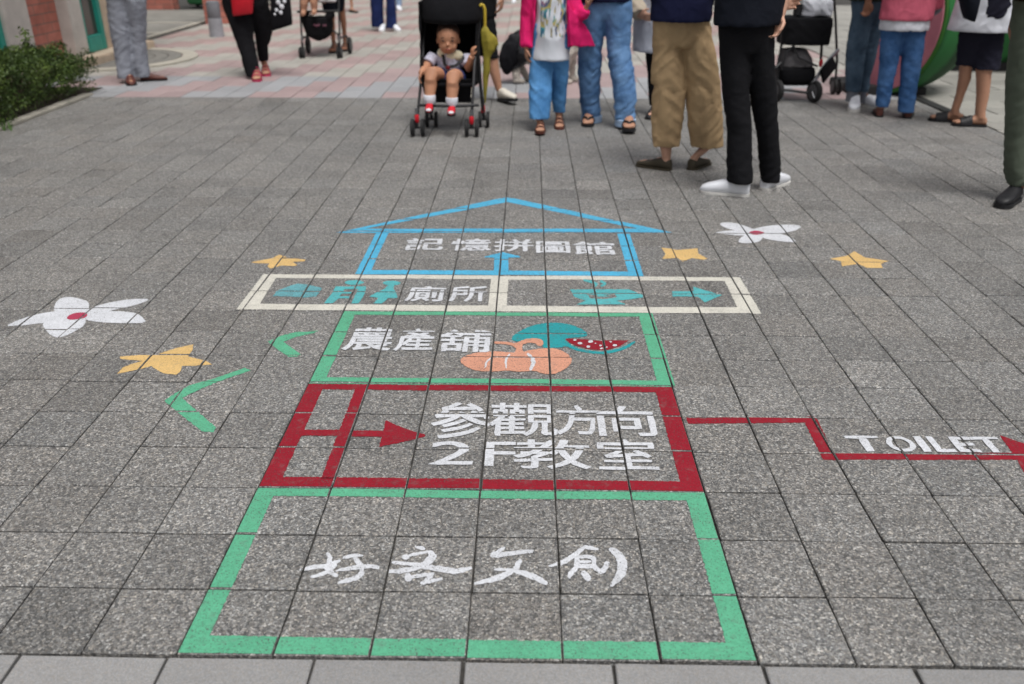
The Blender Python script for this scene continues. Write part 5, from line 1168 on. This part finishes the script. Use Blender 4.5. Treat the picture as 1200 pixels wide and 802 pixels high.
g = G(); g.rings([(tp(526, 88, .06), .098, .088, X_, Y_), (tp(526.5, 75, .05), .093, .083, X_, Y_), (tp(526.5, 66, .05), .096, .079, X_, Y_), (tp(526, 60.5, .05), .085, .068, X_, Y_), (tp(525.5, 57, .045), .05, .05, X_, Y_)], 22)
for a3 in (ha, hb_): g.tube([a3[0], (a3[0] + a3[1]) / 2, a3[0].lerp(a3[1], .72)], [.044, .046, .047], 14)
me = fused(g, .006, 3); folds(me, .005, 6, fx=10, fz=10); part('shirt', me, cloth('speckled_pale_cotton', (190, 188, 204), var=.3, scale=60), t, sharp=0)
bibs = G(); n = 20
L1 = [Vector((math.sin(a) * .052, -.05 - math.cos(a) * .02, 0)) for a in []]
for (px, py, rx, rz, dy) in ((518, 62, .036, .036, -.038), (536, 65, .044, .036, -.038), (527, 67, .04, .026, -.044)):
    bibs.ball(tp(px, py, dy + .03), (rx, .018, rz), 16, 10)
part('bib', fused(bibs, .005, 3), cloth('cream_bib', (226, 218, 190), var=.2, scale=40), t, sharp=0)
g = G(); g.tube([tp(516, 59, .02), tp(519.5, 66, -.035), tp(521, 75, -.045), tp(525, 79, -.05)], .011, 8, flat=.4); part('harness_strap', g.mesh(), L_BLACK, t)
g = G(); g.tube([tp(545, 62, .01), tp(542, 70, -.04), tp(534, 77, -.05), tp(525, 79, -.05)], .011, 8, flat=.4); part('harness_strap', g.mesh(), L_BLACK, t)
g = G(); c = tp(525, 79.5, -.055); g.ball(c, (.016, .008, .016), 12, 8); part('buckle', g.mesh(), mat('dark_red_plastic', lin(110, 24, 30), rough=.4), t)
g = G(); g.rings([(tp(526, 97, .08), .095, .088, X_, Y_), (tp(526, 86, .06), .101, .09, X_, Y_), (tp(526, 82, .055), .095, .085, X_, Y_)], 20)
for hip, kn in (((517, 91), (505, 87)), ((536, 92), (530.5, 91))):
    h_, k_ = tp(*hip, .03), at(*kn, Yf + .055); g.tube([h_, h_.lerp(k_, .40)], [.072, .070], 16)
part('shorts', fused(g, .006, 3), D_NAVY, t, sharp=0)
for an_ in ((503.5, 116), (529.5, 119)):
    a2 = at(*an_, Yf + .02); d_ = Vector((0, -1, -.12)).normalized()
    g = G(); g.tube([a2 + Z * .028, a2 + Z * .02, a2 - Z * .012, a2 - Z * .034], [.040, .044, .043, .036], 16); part('sock', g.mesh(), C_WHITE, t)
    hl = a2 - Z * .072 + Vector((0, .035, 0)); f = Foot(hl, hl + d_ * .135); f.k *= 1.12
    shoe('sneaker', f, (M_RED, L_BLACK), t)
    g = G(); c = f.p(.93, 0, .04); g.ball(c, (.022, .014, .013), 14, 8); part('toe_cap', g.mesh(), L_WHITE, t)
# yellow umbrella hooked on the stroller
Yu = Yf + .34; t = thing('umbrella', at(570, 60, Yu), 'furled yellow umbrella with a hooked handle hanging on the stroller side', 'umbrella')
U = lambda px, py, dy=0: at(px, py, Yu + dy)
M_YP = mat('yellow_plastic', lin(186, 160, 54), rough=.4, var=.08, bmp=.05)
g = G(); g.tube([U(562.5, 7.5), U(564, 5.6), U(566.3, 6.6), U(568, 10.5), U(568.3, 20), U(568.3, 31)], .0115, 12); part('handle', g.mesh(), M_YP, t)
g = G(); g.tube([U(568.3, 31), U(568.5, 36), U(571.5, 48), U(572.5, 58), U(570.5, 68), U(569.5, 90), U(569, 112), U(568.8, 122)], [.012, .03, .045, .042, .026, .022, .014, .006], 18, flat=.8)
g.tube([U(574, 38), U(578, 46), U(579.5, 51), U(575, 60), U(571, 66)], [.008, .03, .028, .022, .01], 12, flat=.6); me = fused(g, .006, 2); folds(me, .008, 2, fx=22, fz=3, shear=.2); part('cover', me, M_YELUM, t, sharp=0)
# far pushchair
Y3 = gnd(398, 69).y + .03; t = thing('stroller', (at(376, 69, Y3).x, Y3 + .2, 0), 'dark pushchair with a low hanging black basket, farther back at left of centre', 'stroller')
for px in (352.5, 356, 396.4, 400): c = at(px, 65, Y3); wheel((c.x, Y3, .062), .062, .022, t)
for px in (361, 410): c = at(px, 60, Y3 + .4); wheel((c.x, Y3 + .42, .095), .095, .035, t)
def q3(pts, r=.011, name='frame_tube', m=M_FRAME): g = G(); g.tube(pts, r, 9); part(name, g.mesh(), m, t)
A3 = lambda px, py, dy=0: at(px, py, Y3 + dy)
q3([A3(354.2, 58), A3(353.4, 40, .04), A3(352, 12, .12), A3(352.5, -40, .4)]); q3([A3(398.2, 58), A3(398, 38, .04), A3(397, 14, .12), A3(397, -40, .4)]); q3([A3(348, 14, .06), A3(376, 13.5, .05), A3(397, 13, .06)], .013, 'bumper_bar')
q3([A3(354, 45, .03), A3(361, 42, .2), A3(362, 55, .42)]); q3([A3(390, 36, .08), A3(397, 41, .04)]); q3([A3(398, 45, .03), A3(406, 42, .2), A3(410, 55, .42)]); q3([A3(361, 15, .1), A3(372, 25, .02)], .008); 
for px in (354.2, 396.6):
    c = A3(px, 45); g = G(); g.tube([c - Z * .03, c + Z * .03], .016, 10); part('collar', g.mesh(), Mmet, t)
    g = G(); g.tube([A3(px, 50), Vector((A3(px, 50).x, Y3, .06))], .014, 8); g.tube([Vector((A3(px - 2, 50).x, Y3, .062)), Vector((A3(px + 2.5, 50).x, Y3, .062))], .008, 8); part('fork', g.mesh(), M_FRAME, t)
g = G(); rs = []
for y_, xl, xr, d_ in ((16, 354, 361, .13), (20, 354, 389, .15), (30, 356, 390, .16), (40, 360, 388, .15), (44, 366, 384, .12), (47.5, 372, 378, .06)):
    a, b = A3(xl, y_, .16), A3(xr, y_, .16); rs.append(((a + b) / 2, (b.x - a.x) / 2, d_, X_, Y_))
g.rings(rs[1:], 20, power=3); a = A3(386, 18, .1); g.tube([A3(380, 26, .08), A3(386, 19, .08), A3(391, 15, .08)], [.03, .05, .03], 10); a = A3(357, 20, .1); g.tube([A3(362, 24, .08), A3(357, 17, .08), A3(354, 14, .08)], [.03, .05, .03], 10)
me = fused(g, .012, 3); folds(me, .008, 4); part('basket', me, M_STROLL, t, sharp=0)
g = G(); sheet(g, [A3(356, -2, .2), A3(394, -2, .2), A3(395, -45, .55), A3(355, -45, .55)], .03); sheet(g, [A3(356, 0, .02), A3(394, 0, .02), A3(394, -3, .3), A3(356, -3, .3)], .03); part('seat', fused(g, .012, 2), cloth('pale_printed_cotton', (170, 166, 168), var=.4, scale=30), t, sharp=0)
g = G()
for k, (px, py, w_) in enumerate(((368.5, 29.5, 1.6), (371, 30.5, 1.4), (373.5, 29.5, 1.6), (379, 30, 1.2), (381.5, 30, 1.2))):
    c = A3(px, py, -.004); g.ball(c, (w_ / 110, .01, .014), 8, 6)
part('pink_mark', fused(g, .005, 1), mat('dull_pink_print', lin(120, 76, 92), rough=.8), t, sharp=0)
# child in the far pushchair
t = thing('person', A3(363, -8, .1), 'small child in the far pushchair, only bare legs showing above its bar', 'person')
g = G()
g.rings([(A3(375, 0, .2), .10, .08, X_, Y_), (A3(375, -15, .25), .1, .08, X_, Y_), (A3(375, -33, .3), .1, .07, X_, Y_), (A3(375, -38, .3), .05, .05, X_, Y_), (A3(375, -42, .3), .04, .04, X_, Y_)], 16); g.ball(A3(375, -50, .3), (.08, .085, .1), 16, 10)
for a_, b_2, c_ in (((368, -2), (357, -3), (356, 12)), ((380, -2), (367, -4), (368.5, 11))):
    ka = A3(*b_2, .0); an2 = A3(*c_, .0); g.tube([A3(*a_, .2), ka, (ka + an2) / 2, an2], [.06, .052, .045, .034], 12); g.tube([an2, an2 + Vector((0, -.03, -.03)), an2 + Vector((0, -.09, -.04))], [.032, .03, .022], 10)
for sx3 in (-1, 1): sh_ = A3(375 + sx3 * 9, -32, .28); g.tube([sh_, A3(375 + sx3 * 12, -18, .2), A3(375 + sx3 * 8, -10, .05)], [.034, .03, .022], 10); hand(g, A3(375 + sx3 * 8, -10, .05), (0, -1, -.3), (0, 0, -1), .5)
part('body', fused(g, .006, 3), SK2, t, sharp=0)
g = G(); g.rings([(A3(375, 2, .2), .11, .09, X_, Y_), (A3(375, -15, .25), .11, .09, X_, Y_), (A3(375, -33, .3), .11, .08, X_, Y_), (A3(375, -37, .3), .06, .05, X_, Y_)], 16); part('shirt', g.mesh(), C_WHITE, t); g = G(); g.ball(A3(375, -51.5, .31), (.086, .09, .098), 14, 10); part('hair', g.mesh(), M_HAIR, t)
# pushchair at right
Y4 = gnd(955, 121).y + .02; t = thing('stroller', (at(950, 115, Y4).x, Y4 + .2, 0), 'black pushchair with a box seat and mesh basket beside the slim black trousers', 'stroller')
A4 = lambda px, py, dy=0: at(px, py, Y4 + dy)
c = A4(954, 110); w4 = wheel((c.x, Y4, .093), .093, .042, t, ax=Vector((.94, .34, 0)).normalized()); c2 = A4(910, 106, .05); wheel((c2.x, Y4 + .05, .093), .093, .042, t, ax=Vector((.94, .34, 0)).normalized())
axv = Vector((.94, .34, 0)).normalized(); g = G(); vv = axv.cross(Z)
for s3 in (-1, 1):
    for k in range(3):
        a = R(120 * k + 20); d_ = Z * math.cos(a) + vv * math.sin(a); o_ = Vector((c.x, Y4, .093)) + axv * .025 * s3; g.tube([o_, o_ + d_ * .06], .007, 6)
part('spokes', g.mesh(), Mmet, w4)
for px, dy in ((976.5, .42), (983, .42)): c3 = A4(px, 104, dy); wheel((c3.x, Y4 + dy, .07), .07, .024, t)
def q4(pts, r=.011, name='frame_tube', m=M_FRAME): g = G(); g.tube(pts, r, 9); part(name, g.mesh(), m, t)
q4([A4(953, 97, .0), A4(968, 75, .18), A4(982, 59, .36)], .017, m=Mmet); q4([A4(910, 98, .05), A4(916, 50, .1), A4(917, 30, .12)]); q4([A4(979, 97, .42), A4(981, 70, .40), A4(979, 20, .3), A4(975, -30, .1)]); q4([A4(963, 52, .1), A4(962, 70, .15)], .012)
q4([A4(905, 105, .03), A4(925, 106, .03), A4(946, 109, .01)], .012, 'axle'); q4([A4(909, 80, .02), A4(915, 74, .05)], .012); q4([A4(917, 14, .1), A4(914, -40, -.05)]); q4([A4(914, -40, -.05), A4(975, -38, -.05)], .014, 'handle', M_GRIM)
g = G(); P8 = [(A4(950, 52, .12), .225, .16), (A4(950, 45, .12), .228, .165), (A4(949, 30, .12), .23, .17), (A4(949, 20, .12), .228, .165)]
a, b = A4(920, 40, .0).x, A4(978, 40, .0).x
g.rings([(q + Vector(((a + b) / 2 - q.x, .05, 0)), (b - a) / 2 * (w_ / .23), d_, X_, Y_) for q, w_, d_ in P8], 28, power=5); me = fused(g, .010, 3); folds(me, .004, 5); part('seat', me, M_STROLL, t, sharp=0)
g = G(); rs = []
for y_, xl, xr, d_ in ((81, 915, 959, .13), (88, 915, 960, .135), (96, 916, 958, .13), (102, 918, 952, .11)):
    a, b = A4(xl, y_, .0), A4(xr, y_, .0); rs.append((Vector(((a.x + b.x) / 2, Y4 + .16, a.z)), (b.x - a.x) / 2, d_, X_, Y_))
g.rings(rs, 24, power=4); me = fused(g, .010, 2); part('basket', me, M_STROLL, t, sharp=0)
g = G(); rs = []
for y_, xl, xr, d_ in ((80.5, 917, 958, .125), (70, 919, 956, .12), (60, 923, 950, .10)):
    a, b = A4(xl, y_, .0), A4(xr, y_, .0); rs.append((Vector(((a.x + b.x) / 2, Y4 + .16, a.z)), (b.x - a.x) / 2, d_, X_, Y_))
g.rings(rs, 24, power=3); me = fused(g, .010, 2); folds(me, .01, 6); part('basket_net', me, M_MESH, t, sharp=0)
for pts in ([(916, 82), (921, 62), (930, 54)], [(930, 54), (936, 68), (958, 78)]): q4([A4(*q, .02) for q in pts], .009, 'strap')
g = G(); sheet(g, [A4(960, 82, .05), A4(974, 66, .22), A4(979, 78, .34), A4(963, 98, .1)], .02); part('side_panel', fused(g, .008, 2), M_STROLL, t, sharp=0)
c = A4(962, 74, .06); g = G(); g.ball(c, (.018, .012, .035), 10, 8); part('red_clip', g.mesh(), M_RED, t)
# things lying on it
g = G(); rs = []
for y_, xl, xr, d_ in ((20, 942, 980, .12), (12, 942, 981, .13), (2, 945, 980, .12), (-8, 952, 975, .08)):
    a, b = A4(xl, y_, .0), A4(xr, y_, .0); rs.append((Vector(((a.x + b.x) / 2, Y4 + .16, a.z)), (b.x - a.x) / 2, d_, X_, Y_))
g.rings(rs, 24, power=2.6); me = fused(g, .008, 3); folds(me, .018, 4, fx=8, fz=12); tag(part('towel', me, C_WHITE, loc=A4(960, 20, .16), sharp=0), 'crumpled white cloth heaped on the seat of the right pushchair', 'cloth')
c = A4(934, 18, .08); t2 = thing('water_bottle', c, 'clear grey bottle in a black sleeve standing on the right pushchair', 'bottle')
zt_ = A4(934, -4, .08).z
g = G(); g.tube([(c.x, c.y, z) for z in (c.z, c.z + .004, c.z + (zt_ - c.z) * .6)], [.03, .036, .036], 16); part('sleeve', g.mesh(), L_BLACK, t2)
g = G(); g.tube([(c.x, c.y, c.z + (zt_ - c.z) * q) for q in (.6, .85, .95, 1.0)], [.033, .033, .02, .015], 16); part('bottle_neck', g.mesh(), mat('grey_translucent', lin(150, 152, 150), rough=.25, var=.1, bmp=0), t2)
g = G(); a = A4(940, 77, .05); g.ball(a + Vector((0, .03, .01)), (.05, .04, .035), 14, 10); tag(part('cloth_bundle', fused(g, .008, 2), cloth('dusty_pink_cotton', (150, 120, 122)), loc=a, sharp=0), 'dusty pink bundle tucked inside the net of the right pushchair', 'bundle')
# dog
Yd = gnd(605, 97).y; t = thing('dog', (at(640, 97, Yd).x, Yd, 0), 'black and white long haired dog walking behind the pink jacketed child', 'dog')
Dg = lambda px, py, dy=0: at(px, py, Yd + dy)
m_fur, t_, b_ = new_mat('black_white_fur'); oc = coords(t_); sx_ = N(t_, 'ShaderNodeSeparateXYZ'); t_.links.new(oc, sx_.inputs[0])
nf = N(t_, 'ShaderNodeTexNoise', Scale=7.0, Detail=5.0); t_.links.new(oc, nf.inputs['Vector'])
# white belly, legs and chest: height plus noise decides
mz = N(t_, 'ShaderNodeMath', operation='MULTIPLY_ADD'); t_.links.new(nf.outputs[0], mz.inputs[0]); mz.inputs[1].default_value = .22; t_.links.new(sx_.outputs[2], mz.inputs[2])
mx_ = N(t_, 'ShaderNodeMath', operation='MULTIPLY_ADD'); t_.links.new(sx_.outputs[0], mx_.inputs[0]); mx_.inputs[1].default_value = -.42; t_.links.new(mz.outputs[0], mx_.inputs[2])
fc_ = ramp(t_, mx_.outputs[0], [(.34, lin(190, 182, 172)), (.40, lin(30, 30, 34))]); fn_ = N(t_, 'ShaderNodeTexNoise', Scale=60.0, Detail=4.0); t_.links.new(oc, fn_.inputs['Vector'])
t_.links.new(mixc(t_, 1, fc_, ramp(t_, fn_.outputs[0], [(.3, .7), (.7, 1.1)]), 'MULTIPLY'), b_.inputs['Base Color']); b_.inputs['Roughness'].default_value = .85; bump(t_, b_, fn_.outputs[0], .7, .01)
g = G(); c0 = Dg(606, 57); c1 = Dg(640, 56); c2 = Dg(664, 56)
g.tube([Dg(597, 64), Dg(604, 57), Dg(616, 54), Dg(640, 55), Dg(660, 56), Dg(672, 52)], [.06, .135, .165, .16, .18, .11], 18, flat=.85)
hips = []
for px, dx, dy in ((608, -.02, -.07), (612, .05, .08)):      # hind legs with a hock
    b0 = Dg(px, 62, dy); x0 = b0.x; g.tube([b0, Vector((x0 + .07, Yd + dy, .26)), Vector((x0 - .03, Yd + dy, .15)), Vector((x0 + .0 + dx, Yd + dy, .05)), Vector((x0 + .0 + dx, Yd + dy, .02))], [.10, .075, .038, .032, .034], 12); g.ball((x0 + .03 + dx, Yd + dy, .022), (.05, .032, .024), 12, 8)
for px, dy in ((662, -.07), (668, .08)):
    b0 = Dg(px, 62, dy); x0 = b0.x; g.tube([b0, Vector((x0 + .01, Yd + dy, .28)), Vector((x0 + .02, Yd + dy, .15)), Vector((x0 + .01, Yd + dy, .03))], [.08, .05, .036, .032], 12); g.ball((x0 + .035, Yd + dy, .022), (.05, .034, .024), 12, 8)
nk = Dg(684, 40); g.tube([Dg(670, 54), nk], [.10, .08], 14); g.ball(nk + Vector((.04, 0, .03)), (.10, .08, .085), 16, 10); g.tube([nk + Vector((.08, 0, .02)), nk + Vector((.17, 0, -.01))], [.055, .032], 12)
for dy in (-.06, .06): g.tube([nk + Vector((.0, dy, .09)), nk + Vector((-.02, dy * 1.5, .04)), nk + Vector((-.01, dy * 1.5, -.03))], [.03, .034, .015], 8, flat=.5)
me = fused(g, .010, 4); folds(me, .02, 3, fx=9, fz=9, shear=.3); part('body', me, m_fur, t, sharp=0)
g = G(); g.tube([Dg(606, 50, -.03), Dg(600, 58, -.05), Dg(596, 69, -.06), Dg(594, 79, -.06), Dg(594, 87, -.05)], [.08, .095, .095, .07, .02], 14); me = fused(g, .008, 3); folds(me, .016, 5, fx=14, fz=5); part('tail', me, cloth('black_fur', (26, 26, 30), bmp=.6, bscale=90), t, sharp=0)
